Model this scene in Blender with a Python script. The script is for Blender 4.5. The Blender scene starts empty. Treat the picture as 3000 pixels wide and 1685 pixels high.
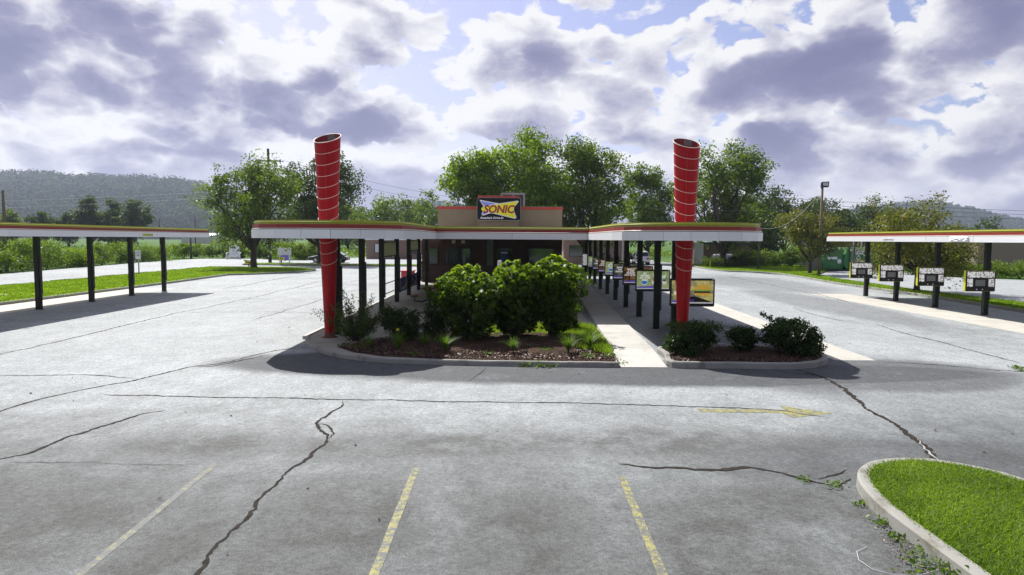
import bpy, math, random
import numpy as np
from mathutils import Vector, Matrix

sc = bpy.context.scene
col = sc.collection
R = math.radians
rng = np.random.default_rng(7)
random.seed(7)

# ------------------------------------------------------------------ camera
PITCH = math.atan(142.5 / 2000.0)
ROLL = 0.0063
cam_d = bpy.data.cameras.new('camera')
cam_d.sensor_width = 36.0
cam_d.lens = 36.0 * 2000.0 / 3000.0
cam_d.clip_end = 12000
cam = bpy.data.objects.new('camera', cam_d)
col.objects.link(cam)
cam.matrix_world = (Matrix.Translation((0, 0, 3.05)) @ Matrix.Rotation(math.pi / 2 - PITCH, 4, 'X')
                    @ Matrix.Rotation(ROLL, 4, 'Z'))
sc.camera = cam

# ------------------------------------------------------------------ sun
SUN_STRENGTH = 5.0
SUN_DIR = Vector((1.35, -2.7, -3.25)).normalized()      # the way the light travels
sun_d = bpy.data.lights.new('sun', 'SUN')
sun_d.energy = SUN_STRENGTH
sun_d.angle = R(0.6)
sun_d.color = (1.0, 0.975, 0.93)
sun = bpy.data.objects.new('sun', sun_d)
sun.rotation_euler = SUN_DIR.to_track_quat('-Z', 'Y').to_euler()
col.objects.link(sun)

# ------------------------------------------------------------------ exposure
sc.view_settings.view_transform = 'Standard'
sc.view_settings.look = 'None'
sc.view_settings.gamma = 1.0
sc.view_settings.use_curve_mapping = False
sc.view_settings.exposure = 0.6

sc.cycles.max_bounces = 6; sc.cycles.diffuse_bounces = 3; sc.cycles.glossy_bounces = 3; sc.cycles.transmission_bounces = 4
sc.cycles.transparent_max_bounces = 6; sc.cycles.volume_bounces = 0
sc.cycles.use_denoising = True; sc.cycles.denoising_prefilter = 'NONE'
sc.cycles.use_adaptive_sampling = True; sc.cycles.adaptive_threshold = 0.02
sc.cycles.caustics_reflective = False; sc.cycles.caustics_refractive = False

# ------------------------------------------------------------------ node helpers
class NT:
    def __init__(self, tree):
        self.t = tree; self.n = tree.nodes; self.l = tree.links
    def node(self, typ, **kw):
        nd = self.n.new(typ)
        for k, v in kw.items():
            setattr(nd, k, v)
        return nd
    def put(self, sock, v):
        if v is None:
            return
        if isinstance(v, bpy.types.NodeSocket):
            self.l.new(v, sock)
        else:
            if sock.type == 'RGBA' and not isinstance(v, (int, float)) and len(v) == 3:
                v = (*v, 1.0)
            sock.default_value = v
    def math(self, op, a, b=None, c=None, clamp=False):
        nd = self.node('ShaderNodeMath', operation=op); nd.use_clamp = clamp
        for i, v in enumerate((a, b, c)):
            self.put(nd.inputs[i], v)
        return nd.outputs[0]
    def vmath(self, op, a, b=None):
        nd = self.node('ShaderNodeVectorMath', operation=op)
        self.put(nd.inputs[0], a)
        if b is not None:
            if op == 'SCALE': self.put(nd.inputs['Scale'], b)
            else: self.put(nd.inputs[1], b)
        return nd.outputs['Value'] if op in ('LENGTH', 'DOT_PRODUCT', 'DISTANCE') else nd.outputs[0]
    def mix(self, f, a, b, mode='MIX'):
        nd = self.node('ShaderNodeMix', data_type='RGBA', blend_type=mode)
        self.put(nd.inputs[0], f); self.put(nd.inputs[6], a); self.put(nd.inputs[7], b)
        return nd.outputs[2]
    def ramp(self, f, stops, interp='LINEAR'):
        nd = self.node('ShaderNodeValToRGB'); cr = nd.color_ramp; cr.interpolation = interp
        while len(cr.elements) < len(stops):
            cr.elements.new(0.5)
        for e, (p, c) in zip(cr.elements, stops):
            e.position = p
            if isinstance(c, (int, float)): c = (c, c, c)
            e.color = (*c, 1.0)
        self.put(nd.inputs[0], f)
        return nd.outputs[0]
    def noise(self, vec, scale, detail=4, rough=0.55, dist=0.0, color=False):
        nd = self.node('ShaderNodeTexNoise')
        self.put(nd.inputs['Vector'], vec)
        nd.inputs['Scale'].default_value = scale; nd.inputs['Detail'].default_value = detail
        nd.inputs['Roughness'].default_value = rough; nd.inputs['Distortion'].default_value = dist
        return nd.outputs['Color'] if color else nd.outputs['Fac']
    def smooth(self, v, a, b, lo=0.0, hi=1.0):
        nd = self.node('ShaderNodeMapRange', interpolation_type='SMOOTHSTEP')
        self.put(nd.inputs[0], v)
        for i, x in enumerate((a, b, lo, hi)):
            nd.inputs[1 + i].default_value = x
        return nd.outputs[0]

# ------------------------------------------------------------------ world: clear sky under broken cumulus
world = bpy.data.worlds.new('World'); sc.world = world; world.use_nodes = True
W = NT(world.node_tree); W.n.clear()
sky = W.node('ShaderNodeTexSky', sky_type='NISHITA')
sky.sun_disc = False
sky.sun_elevation = R(47.0)
sky.sun_rotation = -math.atan2(1.35, 2.7)
sky.air_density = 1.0; sky.dust_density = 1.5; sky.ozone_density = 3.0
SKY_STRENGTH = 0.10
tc = W.node('ShaderNodeTexCoord')
dirv = W.vmath('NORMALIZE', tc.outputs['Generated'])
sep = W.node('ShaderNodeSeparateXYZ'); W.l.new(dirv, sep.inputs[0])
p0 = W.vmath('MULTIPLY', dirv, (1.0, 1.0, 1.7))
wrp = W.vmath('SUBTRACT', W.noise(p0, 6.0, 4, 0.6, color=True), (0.5, 0.5, 0.5))
p1 = W.vmath('ADD', p0, W.vmath('SCALE', wrp, 0.09))
n_big = W.noise(p1, 3.4, 2, 0.5)
n_mid = W.noise(p1, 9.0, 9, 0.63)                                    # heaps
n_up = W.noise(W.vmath('ADD', p1, (-.012, 0.0, .045)), 9.0, 5, 0.63)  # the same heaps a little higher: shade below, light above
relief = W.math('SUBTRACT', n_mid, n_up)
def heaps(vec, det):
    v = W.node('ShaderNodeTexNoise', noise_type='RIDGED_MULTIFRACTAL'); v.normalize = True
    W.put(v.inputs['Vector'], vec); v.inputs['Scale'].default_value = 6.5; v.inputs['Detail'].default_value = det
    v.inputs['Roughness'].default_value = .60; v.inputs['Offset'].default_value = .9; v.inputs['Gain'].default_value = 1.6
    return v.outputs[0]
p2 = W.vmath('ADD', p0, W.vmath('SCALE', wrp, 0.05))
puff = W.math('SUBTRACT', 0.45, heaps(p2, 6))                           # rounded cauliflower heaps between dark creases
puff_up = W.math('SUBTRACT', 0.45, heaps(W.vmath('ADD', p2, (-.010, 0.0, .028)), 3))
relief = W.math('ADD', W.math('MULTIPLY', relief, .7), W.math('MULTIPLY', W.math('SUBTRACT', puff, puff_up), .35))
dw = W.vmath('ADD', dirv, W.vmath('SCALE', wrp, 0.13))
def blob(az, el, ha, he, k):
    """one bank of cloud (or gap) round a direction; sizes in degrees"""
    c = Vector((math.sin(R(az)) * math.cos(R(el)), math.cos(R(az)) * math.cos(R(el)), math.sin(R(el))))
    dd = W.vmath('MULTIPLY', W.vmath('SUBTRACT', dw, tuple(c)), (1 / R(ha), 1 / R(ha), 1 / R(he)))
    return W.math('MULTIPLY', W.smooth(W.vmath('LENGTH', dd), 1.15, 0.35), k)
def total(items):
    s = items[0]
    for i in items[1:]:
        s = W.math('ADD', s, i)
    return s
BANKS = [(-33.0, 13.3, 13.0, 4.2, .42), (-26, 11.0, 6, 1.8, .16), (-16.5, 9.8, 8.6, 2.7, .50), (-14, 8.9, 5, 1.4, .16), (24.5, 12.2, 11.0, 3.5, .40),
         (23.0, 14.6, 5.5, 2.8, .22), (21.5, 7.3, 4.5, 1.8, .34), (-25.5, 7.0, 5.5, 1.7, .28), (-36, 6.6, 5, 1.4, .14), (-20, 19.6, 6, 1.3, .45),
         (37, 13.5, 5, 4.0, .08), (52, 11, 9, 4, .4), (-58, 11, 10, 4.5, .4), (11.5, 7.6, 4, 1.1, .16), (-7, 6.3, 5, 1.1, .12), (33, 5.6, 6, 1.2, .14), (-33, 5.6, 6, 1.0, .08),
         (75, 30, 16, 9, .4), (-80, 35, 18, 10, .4), (170, 25, 20, 8, .4), (120, 18, 16, 6, .4), (-130, 22, 18, 7, .4)]
GAPS = [(9.5, 17.6, 7.5, 2.3, -.34), (-4.5, 19.4, 9, 2.2, -.36), (14, 20, 8, 2, -.26), (33, 13.8, 2.4, 2.4, -.16), (20, 50, 18, 12, -.4), (-50, 45, 18, 12, -.4), (140, 45, 25, 14, -.4)]
dens = total([W.math('MULTIPLY', W.math('SUBTRACT', n_big, .5), 0.40), W.math('MULTIPLY', W.math('SUBTRACT', n_mid, .5), .95), W.math('MULTIPLY', puff, .50)]
             + [blob(*b) for b in BANKS] + [blob(*b) for b in GAPS])
dens = W.math('ADD', dens, 0.49)
# seen from the side the heaps hide the gaps between them; overhead, out of view, cover is thinned to lower the fill light
dens = W.math('SUBTRACT', dens, W.smooth(sep.outputs[2], 0.30, 0.75, 0.0, 0.30))
cover = W.math('MAXIMUM', W.smooth(dens, -0.02, 0.14), W.smooth(sep.outputs[2], .15, .05))
glow = W.vmath('DOT_PRODUCT', dirv, tuple(-SUN_DIR))                  # clouds are thinner-lit away from the sun
tone = W.math('SUBTRACT', dens, W.math('MULTIPLY', relief, 1.25))
tone = W.math('ADD', tone, W.math('MULTIPLY', W.math('SUBTRACT', 0.80, glow), 0.20))
cl = W.ramp(tone, [(0.0, (1.0, 1.0, 1.0)), (0.22, (.98, .98, .99)), (0.34, (.80, .80, .87)), (0.47, (.56, .56, .68)),
                   (0.62, (.315, .315, .485)), (0.80, (.225, .230, .395)), (1.0, (.19, .195, .36))])
lowhaze = W.smooth(sep.outputs[2], 0.14, 0.0)
cl = W.mix(W.math('MULTIPLY', lowhaze, 0.48), cl, (.55, .55, .70))
cl = W.vmath('SCALE', cl, 0.61 / SKY_STRENGTH)
blue = W.vmath('MULTIPLY', sky.outputs[0], (0.80, 0.70, 0.80))
final = W.mix(cover, blue, cl)
bg = W.node('ShaderNodeBackground'); bg.inputs['Strength'].default_value = SKY_STRENGTH
W.l.new(final, bg.inputs['Color'])
wo = W.node('ShaderNodeOutputWorld'); W.l.new(bg.outputs[0], wo.inputs['Surface'])
world.cycles.sampling_method = 'MANUAL'; world.cycles.sample_map_resolution = 512

# ------------------------------------------------------------------ materials
MATS = {}
def base_mat(name):
    m = bpy.data.materials.new(name); m.use_nodes = True
    t = NT(m.node_tree); t.n.clear()
    out = t.node('ShaderNodeOutputMaterial'); b = t.node('ShaderNodeBsdfPrincipled')
    t.l.new(b.outputs[0], out.inputs[0])
    MATS[name] = m
    return m, t, b, out
def mat(name, c, rough=0.6, var=0.12, scale=3.0, bump=0.0, bscale=60.0, metal=0.0, spec=0.5, emit=None, estr=0.0, coat=0.0):
    m, t, b, o = base_mat(name)
    co = t.node('ShaderNodeTexCoord').outputs['Object']
    n = t.noise(co, scale, 6, 0.6)
    lo = tuple(x * (1 - var) for x in c); hi = tuple(min(1, x * (1 + var)) for x in c)
    t.put(b.inputs['Base Color'], t.ramp(n, [(0.25, lo), (0.75, hi)]))
    t.put(b.inputs['Roughness'], t.ramp(t.noise(co, scale * 3, 3), [(0.3, max(0, rough - .08)), (0.7, min(1, rough + .08))]))
    b.inputs['Metallic'].default_value = metal
    b.inputs['Specular IOR Level'].default_value = spec
    b.inputs['Coat Weight'].default_value = coat
    if emit:
        b.inputs['Emission Color'].default_value = (*emit, 1); b.inputs['Emission Strength'].default_value = estr
    if bump:
        bp = t.node('ShaderNodeBump'); bp.inputs['Strength'].default_value = bump; bp.inputs['Distance'].default_value = 0.01
        t.l.new(t.noise(co, bscale, 4), bp.inputs['Height']); t.l.new(bp.outputs[0], b.inputs['Normal'])
    return m

def streak_mat(name, c, rough=0.45, dirt=(0.25, 0.24, 0.2), amt=0.35):
    """painted metal with faint vertical dirt runs"""
    m, t, b, o = base_mat(name)
    co = t.node('ShaderNodeTexCoord').outputs['Object']
    st = t.noise(t.vmath('MULTIPLY', co, (7.0, 7.0, 0.8)), 1.6, 6, 0.65)
    n2 = t.noise(co, 0.9, 5, 0.6)
    f = t.math('MULTIPLY', t.smooth(st, 0.5, 0.8), amt)
    f = t.math('MULTIPLY', f, t.smooth(n2, 0.3, 0.7))
    c1 = t.mix(t.math('MULTIPLY', n2, 0.25), c, tuple(x * .8 for x in c))
    c2 = t.mix(f, c1, dirt)
    oi = t.node('ShaderNodeObjectInfo')                      # every panel has aged a little differently
    t.put(b.inputs['Base Color'], t.mix(t.math('MULTIPLY', oi.outputs['Random'], .5), c2, tuple(x * .80 for x in c)))
    b.inputs['Roughness'].default_value = rough
    return m

def leaf_mat(name, stops, trans=0.45, rough=0.5, tcol=None, spec=0.35):
    """leaf: diffuse and see-through, colour differs leaf by leaf (stored 'tint')"""
    m, t, b, o = base_mat(name)
    at = t.node('ShaderNodeAttribute', attribute_name='tint')
    c = t.ramp(at.outputs['Fac'], stops)
    t.put(b.inputs['Base Color'], c)
    b.inputs['Roughness'].default_value = rough
    b.inputs['Specular IOR Level'].default_value = spec
    tr = t.node('ShaderNodeBsdfTranslucent')
    t.put(tr.inputs[0], t.mix(1.0, c, tcol or (1.5, 1.5, 0.55), 'MULTIPLY'))
    mx = t.node('ShaderNodeMixShader'); mx.inputs[0].default_value = trans
    t.l.new(b.outputs[0], mx.inputs[1]); t.l.new(tr.outputs[0], mx.inputs[2]); t.l.new(mx.outputs[0], o.inputs[0])
    return m

# --- asphalt: bleached old surface with far sheen painted in, newer seal where tyres do not run, darkened as canopy shade, fine aggregate
def asphalt_mat():
    m, t, b, o = base_mat('asphalt')
    co = t.node('ShaderNodeTexCoord').outputs['Object']
    wv = t.vmath('SUBTRACT', t.noise(co, 0.45, 5, 0.65, color=True), (.5, .5, .5))
    cw = t.vmath('ADD', co, t.vmath('SCALE', wv, 3.2))
    cs = t.vmath('ADD', co, t.vmath('SCALE', wv, 1.0))
    big = t.noise(cw, 0.16, 6, 0.6)
    mid = t.noise(co, 1.3, 9, 0.72)
    streak = t.noise(t.vmath('MULTIPLY', cs, (1.0, 0.22, 1)), 1.3, 7, 0.65)
    # bleaching plus grazing sheen painted into the colour: the far lanes are pale, the stalls at the front darker
    sp = t.node('ShaderNodeSeparateXYZ'); t.l.new(cw, sp.inputs[0])
    lane = t.smooth(sp.outputs[1], 7.0, 14.5)
    pale = t.math('ADD', t.math('MULTIPLY', lane, 0.46), t.math('MULTIPLY', t.math('SUBTRACT', big, 0.5), 0.7))
    pale = t.math('ADD', pale, t.math('MULTIPLY', t.math('SUBTRACT', mid, 0.5), 0.75))
    pale = t.math('ADD', pale, t.math('MULTIPLY', t.math('SUBTRACT', streak, 0.5), 0.35))
    pale = t.math('ADD', pale, 0.365)
    base = t.ramp(pale, [(0.0, (.046, .049, .045)), (0.25, (.102, .108, .104)), (0.48, (.175, .186, .184)),
                         (0.75, (.286, .303, .303)), (1.0, (.358, .378, .380))])
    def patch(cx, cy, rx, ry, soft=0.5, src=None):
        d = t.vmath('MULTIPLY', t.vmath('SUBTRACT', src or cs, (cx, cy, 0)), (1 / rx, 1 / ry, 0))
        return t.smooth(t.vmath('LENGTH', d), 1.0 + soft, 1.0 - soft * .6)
    seal_shade = None
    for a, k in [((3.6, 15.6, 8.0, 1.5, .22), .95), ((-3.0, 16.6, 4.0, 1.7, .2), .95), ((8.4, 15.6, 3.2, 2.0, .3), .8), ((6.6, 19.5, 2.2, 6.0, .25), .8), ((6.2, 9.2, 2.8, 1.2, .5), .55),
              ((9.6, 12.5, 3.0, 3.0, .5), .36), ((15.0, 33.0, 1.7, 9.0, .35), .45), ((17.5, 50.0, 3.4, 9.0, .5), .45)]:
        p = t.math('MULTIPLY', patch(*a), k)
        seal_shade = p if seal_shade is None else t.math('MAXIMUM', seal_shade, p)
    seal_shade = t.math('MULTIPLY', seal_shade, t.smooth(mid, 0.22, 0.48, 0.55, 1.0))
    base = t.mix(t.math('MULTIPLY', seal_shade, 0.86), base, (.024, .026, .030))  # newer tar, its tone darkened further to paint in canopy shadow
    stain = None
    for a in [(4.0, 6.2, 0.8, 0.55, .6), (3.3, 5.7, 0.9, .35, .6), (-4.9, 7.2, 1.1, 1.0, .7), (2.2, 6.8, 0.8, 0.9, .7), (-1.9, 7.2, .7, 1.3, .7),
              (0.2, 6.9, .6, 1.0, .7), (-3.4, 6.6, .5, 1.1, .7), (1.9, 6.0, .7, .8, .8), (-2.0, 6.0, .6, .9, .8), (-5.6, 6.6, .9, .7, .8), (-6.8, 7.6, 1.0, .8, .8), (3.1, 7.8, .9, .5, .7), (-1.2, 9.9, 2.2, .5, .9), (2.2, 10.2, 2.0, .6, .9), (-4.5, 9.9, 1.2, .5, .9), (3.9, 7.3, .22, .9, .5)]:
        p = patch(*a)
        stain = p if stain is None else t.math('MAXIMUM', stain, p)
    stain = t.math('MULTIPLY', stain, t.smooth(mid, 0.36, 0.60))
    base = t.mix(t.math('MULTIPLY', stain, 0.72), base, (.050, .048, .042))
    g1 = t.noise(co, 70.0, 3, 0.7)
    vor = t.node('ShaderNodeTexVoronoi'); t.l.new(co, vor.inputs['Vector']); vor.inputs['Scale'].default_value = 42.0
    g2 = t.noise(co, 17.0, 5, 0.75)
    spk = t.ramp(g1, [(0.30, 0.35), (0.5, 1.0), (0.72, 1.6)])
    base = t.mix(0.9, base, spk, 'MULTIPLY')
    vc = t.node('ShaderNodeTexVoronoi'); t.l.new(co, vc.inputs['Vector']); vc.inputs['Scale'].default_value = 24.0
    vs2 = t.node('ShaderNodeSeparateColor'); t.l.new(vc.outputs['Color'], vs2.inputs[0])
    base = t.mix(0.40, base, t.ramp(vs2.outputs[0], [(0.0, 0.58), (0.5, 1.0), (1.0, 1.38)]), 'MULTIPLY')
    vd = t.node('ShaderNodeTexVoronoi'); t.l.new(t.vmath('MULTIPLY', co, (1, .5, 1)), vd.inputs['Vector']); vd.inputs['Scale'].default_value = 9.0
    vs3 = t.node('ShaderNodeSeparateColor'); t.l.new(vd.outputs['Color'], vs3.inputs[0])
    base = t.mix(0.25, base, t.ramp(vs3.outputs[1], [(0.0, 0.72), (0.5, 1.0), (1.0, 1.25)]), 'MULTIPLY')
    base = t.mix(0.65, base, t.ramp(g2, [(0.30, 0.42), (0.46, .95), (0.56, 1.05), (0.72, 1.45)]), 'MULTIPLY')
    base = t.mix(t.smooth(vor.outputs['Distance'], 0.18, 0.05, 0, 0.22), base, (.5, .5, .5))
    t.put(b.inputs['Base Color'], base)
    b.inputs['Roughness'].default_value = 0.8
    b.inputs['Specular IOR Level'].default_value = 0.25
    bp = t.node('ShaderNodeBump'); bp.inputs['Strength'].default_value = 0.55; bp.inputs['Distance'].default_value = 0.012
    t.l.new(t.math('ADD', g1, t.math('MULTIPLY', mid, 1.5)), bp.inputs['Height']); t.l.new(bp.outputs[0], b.inputs['Normal'])
    return m

def concrete_mat(name, c, stain=0.5):
    m, t, b, o = base_mat(name)
    co = t.node('ShaderNodeTexCoord').outputs['Object']
    geo = t.node('ShaderNodeObjectInfo')
    n = t.noise(co, 0.8, 8, 0.68); f = t.noise(co, 55, 4, 0.7); s = t.noise(t.vmath('MULTIPLY', co, (1, .5, 1)), 2.3, 6, 0.7)
    cc = t.ramp(n, [(0.28, tuple(x * .78 for x in c)), (0.5, c), (0.75, tuple(x * 1.12 for x in c))])
    cc = t.mix(t.math('MULTIPLY', t.smooth(s, 0.52, 0.72), stain), cc, tuple(x * y for x, y in zip(c, (.50, .47, .38))))
    cc = t.mix(0.5, cc, t.ramp(f, [(0.3, .7), (0.7, 1.25)]), 'MULTIPLY')
    cc = t.mix(t.math('MULTIPLY', geo.outputs['Random'], 0.22), cc, tuple(x * .62 for x in c))
    t.put(b.inputs['Base Color'], cc)
    b.inputs['Roughness'].default_value = 0.85
    bp = t.node('ShaderNodeBump'); bp.inputs['Strength'].default_value = 0.3; bp.inputs['Distance'].default_value = 0.01
    t.l.new(f, bp.inputs['Height']); t.l.new(bp.outputs[0], b.inputs['Normal'])
    return m

def paint_mat(name, c, worn=0.5):
    """road paint worn through to the asphalt"""
    m, t, b, o = base_mat(name)
    co = t.node('ShaderNodeTexCoord').outputs['Object']
    n = t.noise(co, 9.0, 8, 0.72); cr = t.node('ShaderNodeTexVoronoi'); cr.feature = 'DISTANCE_TO_EDGE'
    t.l.new(t.vmath('ADD', co, t.vmath('SCALE', t.noise(co, 5, 4, color=True), 0.15)), cr.inputs['Vector']); cr.inputs['Scale'].default_value = 6.0
    f = t.math('MAXIMUM', t.smooth(n, 0.66 - worn * .35, 0.72 - worn * .2), t.smooth(cr.outputs['Distance'], 0.045, 0.015))
    g = t.noise(co, 70, 3, 0.7)
    cc = t.mix(f, c, (.108, .112, .108))
    t.put(b.inputs['Base Color'], t.mix(0.6, cc, t.ramp(g, [(0.3, .6), (0.7, 1.25)]), 'MULTIPLY'))
    b.inputs['Roughness'].default_value = 0.75
    return m

def ground_mat(name, cols, scale, bump=0.5, hf=25):
    m, t, b, o = base_mat(name)
    co = t.node('ShaderNodeTexCoord').outputs['Object']
    a = t.noise(co, scale, 8, 0.65); f = t.noise(co, hf, 5, 0.7)
    v = t.math('ADD', t.math('MULTIPLY', a, 0.6), t.math('MULTIPLY', f, 0.4))
    t.put(b.inputs['Base Color'], t.ramp(v, [(0.35, cols[0]), (0.5, cols[1]), (0.65, cols[2])]))
    b.inputs['Roughness'].default_value = 0.95
    b.inputs['Specular IOR Level'].default_value = 0.1
    bp = t.node('ShaderNodeBump'); bp.inputs['Strength'].default_value = bump; bp.inputs['Distance'].default_value = 0.05
    t.l.new(f, bp.inputs['Height']); t.l.new(bp.outputs[0], b.inputs['Normal'])
    return m

def brick_mat(name, c1, c2, mortar, scale=1.0, rot=True):
    m, t, b, o = base_mat(name)
    co = t.node('ShaderNodeTexCoord').outputs['Object']
    sp = t.node('ShaderNodeSeparateXYZ'); t.l.new(co, sp.inputs[0])
    cb = t.node('ShaderNodeCombineXYZ'); t.l.new(t.math('ADD', sp.outputs[0], sp.outputs[1]), cb.inputs[0]); t.l.new(sp.outputs[2], cb.inputs[1])
    br = t.node('ShaderNodeTexBrick'); t.l.new(cb.outputs[0], br.inputs['Vector'])
    br.inputs['Color1'].default_value = (*c1, 1); br.inputs['Color2'].default_value = (*c2, 1); br.inputs['Mortar'].default_value = (*mortar, 1)
    br.inputs['Scale'].default_value = 1.0 / scale; br.inputs['Brick Width'].default_value = 0.22; br.inputs['Row Height'].default_value = 0.075
    br.inputs['Mortar Size'].default_value = 0.008
    t.put(b.inputs['Base Color'], t.mix(0.3, br.outputs[0], t.ramp(t.noise(co, 2.0, 5), [(0.3, .6), (0.7, 1.2)]), 'MULTIPLY'))
    b.inputs['Roughness'].default_value = 0.85
    return m

def rib_mat(name, c, period=0.2, metal=0.0):
    m, t, b, o = base_mat(name)
    co = t.node('ShaderNodeTexCoord').outputs['Object']
    sp = t.node('ShaderNodeSeparateXYZ'); t.l.new(co, sp.inputs[0])
    w = t.math('FRACT', t.math('DIVIDE', t.math('ADD', sp.outputs[0], sp.outputs[1]), period))
    edge = t.smooth(t.math('ABSOLUTE', t.math('SUBTRACT', w, 0.5)), 0.36, 0.48)
    n = t.noise(co, 1.4, 5, .6)
    cc = t.mix(t.math('MULTIPLY', n, .4), c, tuple(x * .7 for x in c))
    t.put(b.inputs['Base Color'], t.mix(t.math('MULTIPLY', edge, .7), cc, tuple(x * .35 for x in c)))
    b.inputs['Roughness'].default_value = 0.55; b.inputs['Metallic'].default_value = metal
    bp = t.node('ShaderNodeBump'); bp.inputs['Strength'].default_value = 0.6; bp.inputs['Distance'].default_value = 0.02
    t.l.new(edge, bp.inputs['Height']); t.l.new(bp.outputs[0], b.inputs['Normal'])
    return m

def glass_mat(name, tint=(.03, .04, .045), rough=0.04):
    m, t, b, o = base_mat(name)
    co = t.node('ShaderNodeTexCoord').outputs['Object']
    t.put(b.inputs['Base Color'], t.ramp(t.noise(co, 1.5, 3), [(.3, tint), (.7, tuple(x * 1.5 for x in tint))]))
    b.inputs['Roughness'].default_value = rough; b.inputs['Specular IOR Level'].default_value = 0.9
    b.inputs['Coat Weight'].default_value = 0.6
    return m

def print_mat(name, cols, scale, emit=0.0, seed=0.0, dist=1.0):
    """photographic print / screen picture: soft patches of several colours"""
    m, t, b, o = base_mat(name)
    co = t.node('ShaderNodeTexCoord').outputs['Object']
    co = t.vmath('ADD', co, (seed, seed * 1.7, seed * .6))
    n = t.noise(co, scale, 4, 0.6, dist)
    st = [(0.28 + 0.44 * i / (len(cols) - 1), c) for i, c in enumerate(cols)]
    c = t.ramp(n, st)
    t.put(b.inputs['Base Color'], c)
    b.inputs['Roughness'].default_value = 0.25
    if emit:
        t.put(b.inputs['Emission Color'], c); b.inputs['Emission Strength'].default_value = emit
    return m

def menu_print_mat():
    m, t, b, o = base_mat('menu_print')
    co = t.node('ShaderNodeTexCoord').outputs['Object']
    v = t.node('ShaderNodeTexVoronoi'); v.inputs['Scale'].default_value = 11.0; v.inputs['Randomness'].default_value = .55
    t.l.new(t.vmath('MULTIPLY', co, (1, 0, 1.25)), v.inputs['Vector'])
    food = t.smooth(v.outputs['Distance'], 0.50, 0.40)
    n = t.noise(co, 60, 4, .7)
    c = t.mix(t.math('MULTIPLY', food, t.smooth(n, .40, .52)), (.80, .80, .82), t.ramp(v.outputs['Color'], [(0.2, (.10, .05, .02)), (0.5, (.22, .12, .06)), (.8, (.03, .03, .03))]))
    t.put(b.inputs['Base Color'], c); b.inputs['Roughness'].default_value = 0.3
    t.put(b.inputs['Emission Color'], c); b.inputs['Emission Strength'].default_value = 0.22
    return m

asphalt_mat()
concrete_mat('concrete', (.50, .485, .44))
concrete_mat('concrete_strip', (.50, .48, .42), .35)
concrete_mat('curb_concrete', (.29, .285, .255), .95)
concrete_mat('patio_concrete', (.34, .325, .27), .6)
paint_mat('yellow_paint', (.29, .27, .08), .68)
paint_mat('yellow_paint_worn', (.26, .25, .10), .95)
paint_mat('yellow_paint_arrow', (.31, .285, .07), .64)
paint_mat('white_paint_worn', (.62, .62, .60), .55)
mat('crack_sealant', (.034, .029, .024), .95, .4, 6, .3, spec=.08)
mat('crack_light', (.34, .33, .31), .9, .3, 4)
ground_mat('field_ground', ((.035, .075, .012), (.06, .125, .02), (.10, .18, .03)), .12, .6, 1.6)
ground_mat('lawn_ground', ((.055, .105, .012), (.10, .18, .020), (.16, .26, .036)), .35, .6, 9.0)
ground_mat('mulch_ground', ((.026, .016, .011), (.058, .034, .023), (.11, .068, .046)), 2.0, .8, 22.0)
ground_mat('hill_ground', ((.02, .04, .012), (.03, .055, .018), (.045, .075, .025)), .02, .3, .2)
leaf_mat('mulch_chip', [(0, (.030, .017, .011)), (.5, (.085, .045, .030)), (1, (.24, .15, .105))], 0.05)
leaf_mat('grass_blade', [(0, (.070, .130, .012)), (.5, (.165, .265, .028)), (.9, (.28, .38, .055)), (1, (.46, .48, .18))], 0.55, spec=.2)
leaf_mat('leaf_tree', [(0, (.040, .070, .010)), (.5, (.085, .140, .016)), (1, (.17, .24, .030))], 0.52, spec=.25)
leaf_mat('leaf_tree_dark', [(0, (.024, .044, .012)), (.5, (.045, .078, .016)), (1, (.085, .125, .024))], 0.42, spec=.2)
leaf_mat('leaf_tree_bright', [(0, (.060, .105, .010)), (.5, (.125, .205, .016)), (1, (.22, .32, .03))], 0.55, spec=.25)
leaf_mat('leaf_olive', [(0, (.060, .080, .016)), (.45, (.105, .135, .022)), (.85, (.165, .165, .035)), (1, (.19, .10, .035))], 0.45, tcol=(1.5, 1.4, .6))
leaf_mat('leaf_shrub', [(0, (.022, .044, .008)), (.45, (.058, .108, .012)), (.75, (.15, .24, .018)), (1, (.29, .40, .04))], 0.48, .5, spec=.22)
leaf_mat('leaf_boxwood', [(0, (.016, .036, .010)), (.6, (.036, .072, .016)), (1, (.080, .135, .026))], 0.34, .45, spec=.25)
leaf_mat('leaf_nandina', [(0, (.03, .06, .014)), (.6, (.06, .11, .02)), (1, (.12, .17, .03))], 0.4)
leaf_mat('leaf_weed', [(0, (.055, .10, .014)), (.5, (.12, .195, .022)), (.93, (.21, .30, .04)), (1, (.55, .58, .45))], 0.45, spec=.2)
leaf_mat('leaf_far', [(0, (.008, .024, .013)), (.45, (.028, .066, .030)), (1, (.09, .165, .068))], 0.06, .9, spec=.02)
leaf_mat('leaf_lily', [(0, (.05, .10, .012)), (.6, (.09, .17, .02)), (1, (.17, .25, .045))], 0.42)
mat('bark', (.055, .042, .032), .9, .35, 5, .6, 18)
mat('bark_grey', (.10, .09, .075), .9, .3, 5, .6, 18)
mat('pole_wood', (.16, .125, .085), .85, .3, 4, .4, 30)
mat('pole_wood_dark', (.045, .036, .03), .85, .3, 4, .4, 30)
streak_mat('fascia_white', (.80, .81, .82), .45, (.36, .35, .32), .5)
streak_mat('fascia_red', (.26, .022, .014), .45, (.12, .03, .02), .5)
streak_mat('fascia_yellow', (.38, .40, .028), .45, (.22, .20, .05), .5)
mat('tube_pale', (.78, .72, .62), .35, .1)
mat('roof_deck', (.45, .45, .44), .8, .1)
mat('post_green', (.008, .013, .009), .5, .3, 2.0, spec=.3)
mat('conduit', (.028, .034, .03), .5, .2)
m_, t_, b_, o_ = base_mat('cone_red')
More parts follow.
